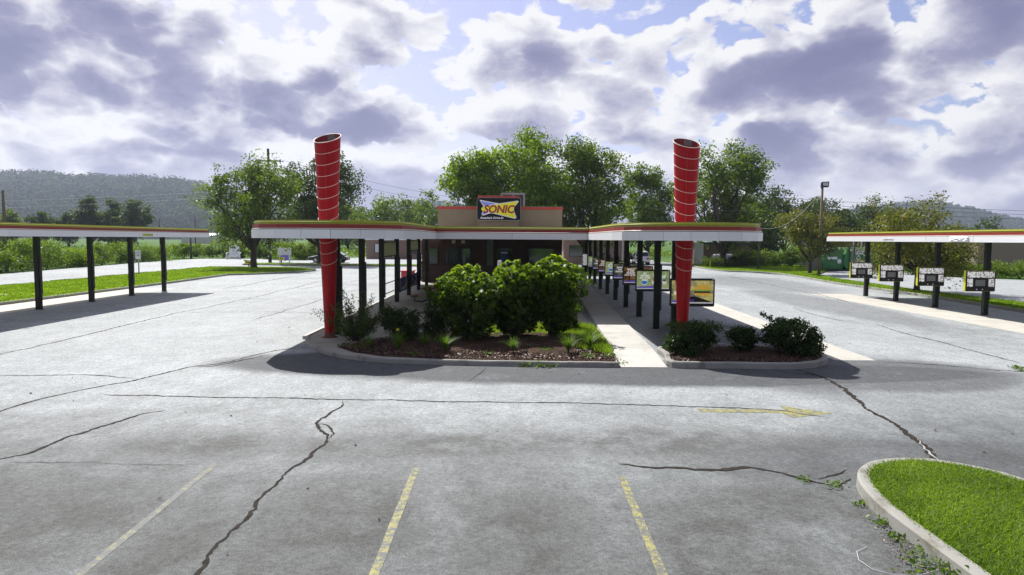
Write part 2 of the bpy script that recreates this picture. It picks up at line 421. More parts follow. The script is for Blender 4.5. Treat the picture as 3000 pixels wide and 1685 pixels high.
co_ = t_.node('ShaderNodeTexCoord').outputs['Object']
n_ = t_.noise(co_, 1.6, 6, .6); v_ = t_.noise(t_.vmath('MULTIPLY', co_, (9, 9, .6)), 1.0, 5, .6)
c_ = t_.ramp(n_, [(0.3, (.34, .003, .008)), (0.7, (.40, .005, .010))])
t_.put(b_.inputs['Base Color'], t_.mix(t_.smooth(v_, .48, .80, 0, .6), t_.mix(t_.smooth(t_.noise(co_, 3.5, 8, .7), .52, .72, 0, .35), c_, (.26, .05, .05)), (.20, .012, .012)))
b_.inputs['Roughness'].default_value = .45; b_.inputs['Specular IOR Level'].default_value = .22
mat('cone_inside', (.22, .012, .014), .6, .2)
mat('ring_pale', (.80, .72, .60), .4, .08)
mat('rust_bolt', (.14, .05, .03), .8, .3)
mat('mesh_grey', (.20, .20, .19), .9, .6, 40)
mat('stucco_tan', (.27, .21, .13), .9, .10, 1.2, .35, 45)
mat('stucco_brown', (.062, .036, .026), .9, .15, 1.0, .3, 40)
mat('pilaster_green', (.12, .15, .115), .8, .1)
mat('cap_red', (.52, .045, .03), .5, .12)
brick_mat('brick_dark', (.085, .050, .036), (.065, .038, .028), (.085, .078, .07))
brick_mat('brick_pink', (.33, .20, .16), (.25, .14, .115), (.34, .31, .28))
brick_mat('brick_brown', (.17, .105, .07), (.13, .08, .055), (.17, .15, .12))
glass_mat('window_glass')
glass_mat('car_glass', (.012, .014, .016))
mat('frame_dark', (.018, .018, .018), .4, .1)
mat('frame_white', (.75, .76, .78), .4, .06)
mat('black_gloss', (.006, .006, .007), .5, .1, spec=.2)
mat('black_matte', (.012, .012, .013), .6, .2)
mat('sign_white', (.82, .82, .84), .35, .05)
mat('sign_yellow', (.80, .78, .03), .35, .05)
mat('sign_blue', (.25, .30, .72), .35, .08)
mat('sign_red', (.34, .010, .018), .35, .05)
mat('poster_blue', (.03, .05, .22), .3, .3, 4)
mat('label_blue', (.10, .07, .42), .3, .1, emit=(.12, .09, .5), estr=.25)
mat('lettering_white', (.85, .85, .85), .4, .03, emit=(1, 1, 1), estr=.28)
mat('lettering_print', (.82, .82, .82), .5, .03)
mat('lettering_dark', (.02, .02, .02), .6, .03)
mat('metal_grey', (.36, .37, .38), .45, .15, metal=.3)
mat('metal_dark', (.07, .075, .08), .5, .2, metal=.3)
mat('speaker_grille', (.22, .225, .23), .7, .25, 30)
mat('menu_yellow', (.56, .60, .02), .4, .12)
mat('table_red', (.20, .030, .028), .6, .25, 6)
mat('bench_dark', (.02, .018, .018), .5, .2)
mat('bin_red', (.55, .045, .06), .45, .12)
leaf_mat('cream_fabric', [(0, (.56, .57, .44)), (1, (.5, .5, .4))], .5, .9, (1.1, 1.1, 1.0), .1)
print_mat('banner_print', [(.015, .018, .10), (.04, .045, .26), (.12, .12, .34), (.50, .45, .28), (.75, .68, .42)], 1.6, 0, 3, 1.6)
print_mat('screen_green', [(.06, .09, .03), (.13, .19, .07), (.25, .31, .14), (.34, .36, .20), (.34, .28, .10)], 2.4, .38, 1.0, .6)
print_mat('screen_brown', [(.02, .008, .004), (.07, .03, .010), (.16, .09, .035), (.26, .19, .07), (.10, .05, .02)], 2.6, .35, 6.0, 1.2)
print_mat('screen_dark', [(.008, .010, .010), (.03, .035, .035), (.07, .075, .065), (.16, .14, .06), (.05, .04, .03)], 2.6, .40, 9.0, 1.0)
print_mat('screen_burger', [(.03, .035, .05), (.12, .13, .10), (.30, .26, .10), (.44, .40, .12), (.12, .06, .03)], 3.4, .45, 4.0, 1.2)
mat('bun', (.50, .30, .035), .5, .2, 5, emit=(.55, .33, .04), estr=.35)
mat('lettuce', (.22, .38, .05), .5, .35, 12, emit=(.22, .38, .05), estr=.3)
mat('patty', (.06, .025, .012), .5, .3, 9, emit=(.06, .025, .012), estr=.3)
mat('cup_blue', (.03, .15, .42), .4, .2, 5, emit=(.04, .2, .55), estr=.3)
mat('cup_rim', (.68, .72, .62), .4, .1, 5, emit=(.6, .64, .55), estr=.3)
mat('cup_red', (.45, .10, .02), .4, .3, 9, emit=(.45, .12, .03), estr=.3)
mat('cup_dark', (.05, .04, .03), .4, .3, 9, emit=(.06, .05, .03), estr=.3)
mat('screen_bar', (.55, .56, .62), .4, .05, emit=(.55, .56, .62), estr=.3)
menu_print_mat()
rib_mat('ribbed_grey', (.085, .085, .10), .3)
rib_mat('ribbed_brown', (.33, .25, .21), .16)
rib_mat('ribbed_white', (.62, .64, .66), .22)
rib_mat('plank_grey', (.24, .215, .18), .15)
mat('roof_white', (.78, .79, .80), .5, .08)
mat('roof_dark', (.06, .058, .07), .7, .2)
mat('wall_pale', (.5, .49, .46), .8, .1)
mat('dumpster_green', (.035, .19, .055), .45, .25, 2)
mat('dumpster_dark', (.010, .04, .018), .5, .25, 2)
mat('car_white', (.70, .71, .73), .25, .04, coat=.8)
mat('car_black', (.010, .010, .012), .25, .1, coat=.8)
mat('tyre', (.015, .015, .015), .8, .2)
mat('rim_metal', (.45, .45, .46), .3, .1, metal=.8)
mat('lamp_red', (.45, .01, .01), .25, .1)
mat('lamp_clear', (.75, .76, .78), .15, .05)
mat('chair_white', (.80, .80, .82), .5, .06)
mat('tank_silver', (.60, .61, .63), .38, .12, 3, metal=.2)
mat('wheel_stop', (.055, .052, .045), .9, .3, 5)
mat('wire', (.03, .03, .032), .6, .1)
mat('wire_pale', (.65, .65, .67), .5, .1)
mat('flood_lens', (.55, .58, .6), .25, .1)
mat('flower_white', (.82, .82, .78), .7, .05)
mat('flower_yellow', (.85, .75, .05), .7, .05)

# ------------------------------------------------------------------ mesh helpers
def tag(o, label=None, cat=None, group=None, kind=None):
    if label: o['label'] = label
    if cat: o['category'] = cat
    if group: o['group'] = group
    if kind: o['kind'] = kind
    return o
def empty(name, loc, rz=0.0, label=None, cat=None, group=None, kind=None):
    o = bpy.data.objects.new(name, None); o.location = loc; o.rotation_euler = (0, 0, rz); o.empty_display_size = .2
    col.objects.link(o)
    return tag(o, label, cat, group, kind)
def copy_tree(o, parent=None):
    c = o.copy(); col.objects.link(c); c.parent = parent
    for ch in o.children:
        copy_tree(ch, c)
    return c

class MB:
    def __init__(s): s.v = []; s.f = []; s.sm = []
    def add(s, vs, fs, smooth=False):
        b = len(s.v); s.v += [tuple(v) for v in vs]
        s.f += [tuple(i + b for i in f) for f in fs]; s.sm += [smooth] * len(fs); return s
    def box(s, x0, x1, y0, y1, z0, z1):
        return s.add([(x0, y0, z0), (x1, y0, z0), (x1, y1, z0), (x0, y1, z0), (x0, y0, z1), (x1, y0, z1), (x1, y1, z1), (x0, y1, z1)],
                     [(0, 3, 2, 1), (4, 5, 6, 7), (0, 1, 5, 4), (1, 2, 6, 5), (2, 3, 7, 6), (3, 0, 4, 7)])
    def cbox(s, c, size, rz=0.0):
        b = MB().box(-size[0] / 2, size[0] / 2, -size[1] / 2, size[1] / 2, -size[2] / 2, size[2] / 2)
        ca, sa = math.cos(rz), math.sin(rz)
        return s.add([(c[0] + x * ca - y * sa, c[1] + x * sa + y * ca, c[2] + z) for x, y, z in b.v], b.f)
    def prism(s, poly, z0, z1, axis='z', smooth=False):
        """polygon (a, b) extruded along axis; axis 'y': poly is (x, z); axis 'x': poly is (y, z)"""
        n = len(poly)
        def P(a, b, c):
            return (a, b, c) if axis == 'z' else ((a, c, b) if axis == 'y' else (c, a, b))
        vs = [P(a, b, z0) for a, b in poly] + [P(a, b, z1) for a, b in poly]
        area = sum(poly[i][0] * poly[(i + 1) % n][1] - poly[(i + 1) % n][0] * poly[i][1] for i in range(n))
        ccw = area > 0
        if axis == 'y': ccw = not ccw
        lo = tuple(range(n)); hi = tuple(range(n, 2 * n))
        fs = [lo[::-1] if ccw else lo, hi if ccw else hi[::-1]]
        s.add(vs, fs)
        b = len(s.v) - 2 * n
        for i in range(n):
            j = (i + 1) % n
            q = (b + i, b + j, b + n + j, b + n + i)
            s.f.append(q if ccw else q[::-1]); s.sm.append(smooth)
        return s
    def tube(s, pts, r, n=8, caps=True):
        pts = [Vector(p) for p in pts]
        rs = r if isinstance(r, (list, tuple)) else [r] * len(pts)
        rings = []
        for i, p in enumerate(pts):
            t = (pts[min(i + 1, len(pts) - 1)] - pts[max(i - 1, 0)]).normalized()
            a = Vector((0, 0, 1)) if abs(t.z) < .9 else Vector((1, 0, 0))
            u = t.cross(a).normalized(); w = t.cross(u).normalized()
            rings.append([p + (u * math.cos(2 * math.pi * k / n) + w * math.sin(2 * math.pi * k / n)) * rs[i] for k in range(n)])
        vs = [v for rg in rings for v in rg]
        fs = [(i * n + k, i * n + (k + 1) % n, (i + 1) * n + (k + 1) % n, (i + 1) * n + k) for i in range(len(pts) - 1) for k in range(n)]
        s.add(vs, fs, True)
        if caps:
            b = len(s.v) - len(vs)
            s.f += [tuple(b + k for k in range(n))[::-1], tuple(b + (len(pts) - 1) * n + k for k in range(n))]; s.sm += [False, False]
        return s
    def lathe(s, prof, n=24, cx=0, cy=0):
        vs = [(cx + r * math.cos(2 * math.pi * k / n), cy + r * math.sin(2 * math.pi * k / n), z) for r, z in prof for k in range(n)]
        fs = [(i * n + k, i * n + (k + 1) % n, (i + 1) * n + (k + 1) % n, (i + 1) * n + k) for i in range(len(prof) - 1) for k in range(n)]
        return s.add(vs, fs, True)
    def disc_y(s, cx, cz, y, rx, rz, n=20, th=0.004):
        return s.prism([(cx + rx * math.cos(2 * math.pi * k / n), cz + rz * math.sin(2 * math.pi * k / n)) for k in range(n)], y, y + th, 'y')
    def build(s, name, m, parent=None, world=True, bevel=0.0, label=None):
        me = bpy.data.meshes.new(name)
        off = Vector((0, 0, 0))
        if parent is not None and world: off = Vector(parent_loc(parent))
        me.from_pydata([(v[0] - off[0], v[1] - off[1], v[2] - off[2]) for v in s.v], [], s.f)
        me.polygons.foreach_set('use_smooth', s.sm)
        me.materials.append(MATS[m]); me.update()
        o = bpy.data.objects.new(name, me); col.objects.link(o)
        if parent is not None: o.parent = parent
        if bevel:
            b = o.modifiers.new('bevel', 'BEVEL'); b.width = bevel; b.segments = 2; b.limit_method = 'ANGLE'
        if label: o['label'] = label
        return o
def parent_loc(p):
    l = Vector(p.location)
    while p.parent is not None:
        p = p.parent; l = l + Vector(p.location)
    return l

def rrect(w, h, r, n=5, cx=0.0, cz=0.0):
    out = []
    for qx, qz, a0 in ((1, 1, 0), (-1, 1, 90), (-1, -1, 180), (1, -1, 270)):
        for k in range(n + 1):
            a = R(a0 + 90 * k / n)
            out.append((cx + qx * (w / 2 - r) + r * math.cos(a), cz + qz * (h / 2 - r) + r * math.sin(a)))
    return out

def text_part(name, body, size, m, parent, pos, align='LEFT', depth=0.004, shear=0.0, bold=0.0, xs=1.0, space=1.0, line=1.0, facing='-y', rz=0.0, width=None):
    cu = bpy.data.curves.new(name, 'FONT'); cu.body = body; cu.size = size; cu.extrude = depth; cu.shear = shear; cu.offset = bold
    cu.align_x = align; cu.space_character = space; cu.space_line = line; cu.resolution_u = 3
    tmp = bpy.data.objects.new('tmp', cu); col.objects.link(tmp)
    dg = bpy.context.evaluated_depsgraph_get()
    me = bpy.data.meshes.new_from_object(tmp.evaluated_get(dg))
    bpy.data.objects.remove(tmp); bpy.data.curves.remove(cu)
    n = len(me.vertices); a = np.empty(n * 3); me.vertices.foreach_get('co', a); a = a.reshape(-1, 3)
    if width:
        xs = width / max(1e-6, (a[:, 0].max() - a[:, 0].min()))
    a[:, 0] *= xs
    b = np.stack([a[:, 0], -a[:, 2], a[:, 1]], 1)              # stands up, reads from -y
    ca, sa = math.cos(rz), math.sin(rz)
    b = np.stack([b[:, 0] * ca - b[:, 1] * sa + pos[0], b[:, 0] * sa + b[:, 1] * ca + pos[1], b[:, 2] + pos[2]], 1)
    b = b - np.array(parent_loc(parent)) if parent is not None else b
    me.vertices.foreach_set('co', b.ravel()); me.materials.clear(); me.materials.append(MATS[m]); me.update(); me.name = name
    o = bpy.data.objects.new(name, me); col.objects.link(o); o.parent = parent
    return o

def fast_mesh(name, verts, nper, tint, m, smooth=False):
    """many separate faces with nper corners each"""
    me = bpy.data.meshes.new(name); n = len(verts); nf = n // nper
    me.vertices.add(n); me.vertices.foreach_set('co', np.ascontiguousarray(verts, dtype=np.float32).ravel())
    me.loops.add(n); me.loops.foreach_set('vertex_index', np.arange(n, dtype=np.int32))
    me.polygons.add(nf); me.polygons.foreach_set('loop_start', np.arange(0, n, nper, dtype=np.int32))
    me.update(calc_edges=True)
    at = me.attributes.new('tint', 'FLOAT', 'FACE'); at.data.foreach_set('value', np.ascontiguousarray(tint, dtype=np.float32))
    me.materials.append(MATS[m])
    return me
def unit(v): return v / np.maximum(np.linalg.norm(v, axis=1, keepdims=True), 1e-9)
def leaf_verts(p, size, aspect=0.6, up=0.35, rg=rng, vary=0.4, outward=None, ow=0.0):
    n = len(p)
    nr = unit(rg.normal(size=(n, 3)) + np.array([0, 0, up]) + (0 if outward is None else outward * ow))
    t = unit(np.cross(nr, rg.normal(size=(n, 3))))
    b = np.cross(nr, t)
    L = (size * (1 + vary * rg.uniform(-1, 1, n)))[:, None]; Wd = L * aspect * .5
    k = nr * L * .10
    a = p - t * L * .5; c = p + t * L * .5
    return np.stack([a, p + b * Wd + k - t * L * .08, c, p - b * Wd + k - t * L * .08], 1).reshape(-1, 3)
def link_mesh(name, me, parent, loc=(0, 0, 0)):
    o = bpy.data.objects.new(name, me); col.objects.link(o); o.parent = parent; o.location = loc
    return o

def in_poly(pts, poly):
    x, y = pts[:, 0], pts[:, 1]; c = np.zeros(len(pts), bool); n = len(poly)
    for i in range(n):
        x0, y0 = poly[i]; x1, y1 = poly[(i + 1) % n]
        cond = ((y0 > y) != (y1 > y))
        xi = (x1 - x0) * (y - y0) / ((y1 - y0) if y1 != y0 else 1e-9) + x0
        c ^= cond & (x < xi)
    return c
def sample_poly(poly, n, rg=rng, weight=None):
    a = np.array(poly); lo = a.min(0); hi = a.max(0); out = np.zeros((0, 2))
    while len(out) < n:
        p = rg.uniform(lo, hi, size=(n * 2, 2)); p = p[in_poly(p, poly)]
        if weight is not None: p = p[rg.uniform(size=len(p)) < weight(p)]
        out = np.concatenate([out, p])
    return out[:n]
def smooth_line(pts, k=6, closed=False):
    P = [np.array(p, float) for p in pts]; n = len(P); out = []
    for i in range(n if closed else n - 1):
        p0, p1, p2, p3 = (P[(i - 1) % n] if closed or i > 0 else P[0]), P[i], P[(i + 1) % n], (P[(i + 2) % n] if closed or i + 2 < n else P[-1])
        for j in range(k):
            t = j / k
            out.append(.5 * ((2 * p1) + (-p0 + p2) * t + (2 * p0 - 5 * p1 + 4 * p2 - p3) * t * t + (-p0 + 3 * p1 - 3 * p2 + p3) * t ** 3))
    if not closed: out.append(P[-1])
    return [tuple(p) for p in out]
def offset_line(pts, d, closed=False):
    P = np.array(pts); n = len(P); out = []
    for i in range(n):
        a = P[(i - 1) % n] if closed or i > 0 else P[i]; b = P[(i + 1) % n] if closed or i < n - 1 else P[i]
        t = (b - a) / max(1e-9, np.linalg.norm(b - a)); out.append((P[i][0] - t[1] * d, P[i][1] + t[0] * d))
    return out

def sheet(name, poly, z, m, kind='structure', thick=0.0):
    mb = MB()
    if thick: mb.prism(poly, z - thick, z)
    else:
        ar = sum(poly[i][0] * poly[(i + 1) % len(poly)][1] - poly[(i + 1) % len(poly)][0] * poly[i][1] for i in range(len(poly)))
        p = poly if ar > 0 else poly[::-1]
        mb.add([(x, y, z) for x, y in p], [tuple(range(len(p)))])
    o = mb.build(name, m); o['kind'] = kind
    return o

# ------------------------------------------------------------------ ground, lot, islands
sheet('ground', [(-5000, -600), (5000, -600), (5000, 6000), (-5000, 6000)], -0.06, 'field_ground')
LOT = [(-38, -25), (-39.3, 40), (-40.6, 54), (-42.6, 70), (-43.8, 80), (-43.8, 96), (-36.5, 97), (-31, 91), (-27.4, 91), (-24.5, 104), (-22, 112),
       (21, 112), (21, 70), (24, 60), (29, 66), (31.5, 68), (39.5, 71), (39.5, 66), (37.4, 59.2), (41.2, 54.9), (46, 46), (50, -25)]
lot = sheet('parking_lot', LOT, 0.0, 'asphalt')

def curb(name, pts, w=0.15, h=0.14, closed=False, sec=3.0, side=1, m='curb_concrete', wob=0.004):
    """kerb of cast sections along a line; the line is the outer foot, the kerb lies to its left (side=1)"""
    root = empty(name, (pts[0][0], pts[0][1], 0), kind='structure')
    P = [np.array(p) for p in pts]
    if closed: P.append(P[0])
    inner = [np.array(p) for p in offset_line([tuple(p) for p in (P[:-1] if closed else P)], w * side, closed)]
    if closed: inner.append(inner[0])
    i = 0
    while i < len(P) - 1:
        j = i; L = 0
        while j < len(P) - 1 and L < sec:
            L += np.linalg.norm(P[j + 1] - P[j]); j += 1
        a = [P[k] for k in range(i, j + 1)]; b = [inner[k] for k in range(i, j + 1)]
        for q in (a, b):
            if len(q) > 1:
                dv = q[1] - q[0]; q[0] = q[0] + dv / max(1e-6, np.linalg.norm(dv)) * .006
        vs = []; n = len(a)
        for k in range(n):
            e = random.uniform(-wob, wob)
            di = (b[k] - a[k])
            vs += [(a[k][0], a[k][1], -.05), (*(a[k] + di * (.06 + e)), h - .025), (*(a[k] + di * .22), h + e), (*(b[k] - di * .1), h + e), (b[k][0], b[k][1], h - .02), (b[k][0], b[k][1], -.05)]
        fs = []
        for k in range(n - 1):
            for c in range(5):
                fs.append((k * 6 + c, (k + 1) * 6 + c, (k + 1) * 6 + c + 1, k * 6 + c + 1) if side == 1 else (k * 6 + c, k * 6 + c + 1, (k + 1) * 6 + c + 1, (k + 1) * 6 + c))
        fs += [tuple(range(6)), tuple((n - 1) * 6 + c for c in range(6))[::-1]]
        MB().add(vs, fs).build('curb_section', m, root)
        i = j
    return root

# left lawn strip with its rounded end
LEFT_FRONT = [(-22.4, -12), (-22.4, 10), (-22.4, 30), (-22.3, 45), (-22.6, 54.2)] + smooth_line([(-22.6, 54.2), (-20.6, 56.0), (-18.7, 59.0), (-18.05, 62.0), (-18.8, 64.6), (-21.5, 67.4), (-25.3, 68.0), (-30.2, 68.2)], 4)[1:]
LEFT_LAWN = LEFT_FRONT + [(-30.2, 60), (-30.2, -12)]
curb('curb', LEFT_FRONT, side=1)
def inset(poly, d):
    P = offset_line(poly, d, True); return P
sheet('lawn', [(x - .12 if x > -29 else x, y) for x, y in LEFT_LAWN], 0.10, 'lawn_ground')
# right lawn strip
RIGHT_FRONT = [(22.1, -12), (22.1, 29.3), (22.8, 39), (22.8, 48)] + smooth_line([(22.8, 48), (23.7, 56), (23.9, 61.5), (22.6, 64.6), (20.7, 66.5), (20.2, 71), (20.7, 79), (21.3, 92)], 4)[1:]
RIGHT_LAWN = RIGHT_FRONT + [(29, 92), (36, 76), (32.5, 72), (31.2, 67.6), (26.8, 60), (25.6, 53), (24.8, 41), (25.1, 33.4), (25.1, -12)]
curb('curb', RIGHT_FRONT, side=-1)
sheet('lawn', [(x + (.12 if i < len(RIGHT_FRONT) else 0), y) for i, (x, y) in enumerate(RIGHT_LAWN)], 0.10, 'lawn_ground')
# far median behind the restaurant
MED = [(-29.5, 74.6), (-20, 73.3), (-8.0, 73.6), (-8.0, 76.2), (-17, 76.8), (-24, 77.6), (-29.5, 77.6)]
curb('curb', MED[:3], side=1); sheet('lawn', [(x, y + .13) if i < 3 else (x, y) for i, (x, y) in enumerate(MED)], 0.10, 'lawn_ground')
REAR = [(5.4, 57.0), (9.6, 57.0), (13.0, 62.0), (13.5, 73.0), (4.0, 73.0), (-6.0, 73.0), (-6.0, 64.0), (4.0, 61)]
curb('curb', REAR, closed=True, side=1); sheet('lawn', inset(REAR, .13), 0.10, 'lawn_ground')
# front right island
ISL = smooth_line([(4.07, 2.2), (4.06, 5.0), (4.06, 6.5), (4.10, 7.5), (4.32, 8.35), (4.77, 8.88), (5.42, 9.03), (6.02, 8.75), (6.40, 8.1), (6.62, 7.0), (6.72, 5.0), (6.75, 2.2)], 5)
curb('curb', ISL, side=-1, w=.16, h=.15, sec=2.4)
ISL_IN = offset_line(ISL, -.15)
sheet('lawn', ISL_IN, 0.125, 'lawn_ground')

# planters and walks in the middle
BEDL_OUT = smooth_line([(-6.17, 20.3), (-5.85, 19.2), (-5.19, 18.10), (-4.43, 17.24), (-3.29, 16.6), (-1.8, 16.33), (.13, 16.19), (1.6, 16.14), (2.56, 16.12)], 5)
curb('curb', BEDL_OUT, side=1, w=.14, h=.12)
PATIO_FRONT = offset_line(BEDL_OUT, .13) + [(2.56, 16.3), (2.72, 20.0), (2.78, 24.0), (-6.17, 24.0)]
def poly_slab(name, poly, z, m, parent=None): return MB().prism(poly, -.05, z).build(name, m, parent)
patio = empty('patio', (-1.7, 24, 0), kind='structure')
poly_slab('slab', PATIO_FRONT, .105, 'patio_concrete', patio)
for j in range(6):
    for i in range(3):
        x0 = -6.17 + i * 2.983; y0 = 24.0 + j * 3.66
        MB().box(x0 + .006, x0 + 2.977, y0 + .008, y0 + 3.652, -.05, .108 + random.uniform(-.003, .003)).build('slab', 'patio_concrete', patio, bevel=.006)
MB().box(-6.30, -6.18, 20.4, 46, -.05, .10).build('edge_strip', 'concrete_strip', patio)
# walk on the right of the bed
walk = empty('sidewalk', (3.1, 16.1, 0), kind='structure')
def wl(y): return 2.60 + .0455 * (y - 16.1)
ys = [16.12]
while ys[-1] < 56: ys.append(ys[-1] + (2.35 if ys[-1] < 18 else 3.05))
for a, b in zip(ys[:-1], ys[1:]):
    za = .015 if a < 16.5 else .10; zb = .10
    x0, x1, x2, x3 = wl(a) + .02, wl(a) + 1.13, wl(b) + 1.13, wl(b) + .02
    MB().add([(x0, a + .006, -.06), (x1, a + .006, -.06), (x2, b - .006, -.06), (x3, b - .006, -.06), (x0, a + .006, za), (x1, a + .006, za), (x2, b - .006, zb), (x3, b - .006, zb)],
             [(0, 3, 2, 1), (4, 5, 6, 7), (0, 1, 5, 4), (1, 2, 6, 5), (2, 3, 7, 6), (3, 0, 4, 7)]).build('slab', 'concrete', walk, bevel=.006)
# right planter
BEDR = smooth_line([(3.84, 16.16), (5.3, 16.08), (6.7, 16.04), (7.55, 16.45), (8.05, 17.25), (7.92, 18.2), (7.2, 18.62), (5.6, 18.64), (4.08, 18.62), (3.92, 17.4)], 4, True)
curb('curb', BEDR, closed=True, side=1, w=.15, h=.15, sec=2.6)

def mound(name, poly, z0, z1, m, seed):
    """bed surface, a fan of rings that rises a little towards the middle"""
    P = np.array(poly); c = P.mean(0); vs = []; fs = []; n = len(P); rg = np.random.default_rng(seed)
    rings = [1.0, .93, .8, .6, .35]
    for r_ in rings:
        for p in P:
            q = c + (p - c) * r_; h = z0 + (z1 - z0) * (1 - r_ ** 3) + (rg.uniform(-.012, .012) if r_ < 1 else 0); vs.append((q[0], q[1], h))
    vs.append((c[0], c[1], z1)); k = len(vs) - 1
    for i in range(len(rings) - 1):
        for j in range(n):
            fs.append((i * n + j, i * n + (j + 1) % n, (i + 1) * n + (j + 1) % n, (i + 1) * n + j))
    for j in range(n): fs.append(((len(rings) - 1) * n + j, (len(rings) - 1) * n + (j + 1) % n, k))
    o = MB().add(vs, fs, True).build(name, m); o['kind'] = 'structure'; return o
BEDL = [(-4.75, 18.35), (-4.1, 17.45), (-3.2, 16.86), (-1.8, 16.52), (.1, 16.37), (1.6, 16.31), (2.52, 16.30), (2.66, 18.0), (2.72, 20.0), (2.76, 22.6), (2.2, 23.6), (.8, 23.6), (-.6, 22.8), (-2.0, 21.8), (-2.9, 21.0), (-3.6, 20.0)]
mound('planting_bed', BEDL, .108, .20, 'mulch_ground', 3)
BEDR_IN = offset_line(BEDR, .14, True)
mound('planting_bed', BEDR_IN, .13, .20, 'mulch_ground', 4)

# concrete strips beside the stalls
def strip(name, left, right, joints, m):
    """concrete lane strip laid in slabs; left/right: x as a function of y"""
    root = empty(name, (left(joints[0]), joints[0], 0), kind='structure')
    for a, b in zip(joints[:-1], joints[1:]):
        MB().add([(left(a), a + .008, .004), (right(a), a + .008, .004), (right(b), b - .008, .004), (left(b), b - .008, .004)], [(0, 1, 2, 3)]).build('slab', m, root)
strip('concrete_strip', lambda y: 8.3 + .035 * (y - 18), lambda y: 9.35 + .035 * (y - 18), [17.3 + 3.1 * k for k in range(13)], 'concrete_strip')
strip('concrete_strip', lambda y: 17.1, lambda y: 19.3, [4 + 3.2 * k for k in range(12)], 'concrete_strip')
strip('concrete_strip', lambda y: -22.35, lambda y: -19.85, [4 + 3.3 * k for k in range(12)], 'concrete_strip')

# cracks filled with dark sealant, laid on the lot
def crack(pts, w, m='crack_sealant', z=.004, jag=1.1, seed=0, ends=True):
    rg = np.random.default_rng(seed + 11); P = np.array(smooth_line(pts, 8)); L = np.concatenate([[0], np.cumsum(np.linalg.norm(np.diff(P, axis=0), axis=1))])
    n = max(8, int(L[-1] / .07)); s = np.linspace(0, L[-1], n); Q = np.stack([np.interp(s, L, P[:, k]) for k in (0, 1)], 1)
    wand = np.cumsum(rg.normal(0, .014, n)); wand -= np.linspace(wand[0], wand[-1], n)
    T = np.gradient(Q, axis=0); T /= np.linalg.norm(T, axis=1, keepdims=True); N = np.stack([-T[:, 1], T[:, 0]], 1)
    Q = Q + N * wand[:, None]
    ww = w * (.5 + .5 * np.abs(np.interp(s, np.arange(0, L[-1] + 2, .5), rg.uniform(.35, 1.5, len(np.arange(0, L[-1] + 2, .5))))))
    if ends: ww *= np.minimum(1, np.minimum(s, L[-1] - s) / .6 + .15)
    a = Q + N * (ww * (.5 + jag * rg.uniform(-.3, .3, n)))[:, None]; b = Q - N * (ww * (.5 + jag * rg.uniform(-.3, .3, n)))[:, None]
    vs = [(x, y, z) for x, y in a] + [(x, y, z) for x, y in b]
    MB().add(vs, [(i, n + i, n + i + 1, i + 1) for i in range(n - 1)]).build('crack', m, lot)
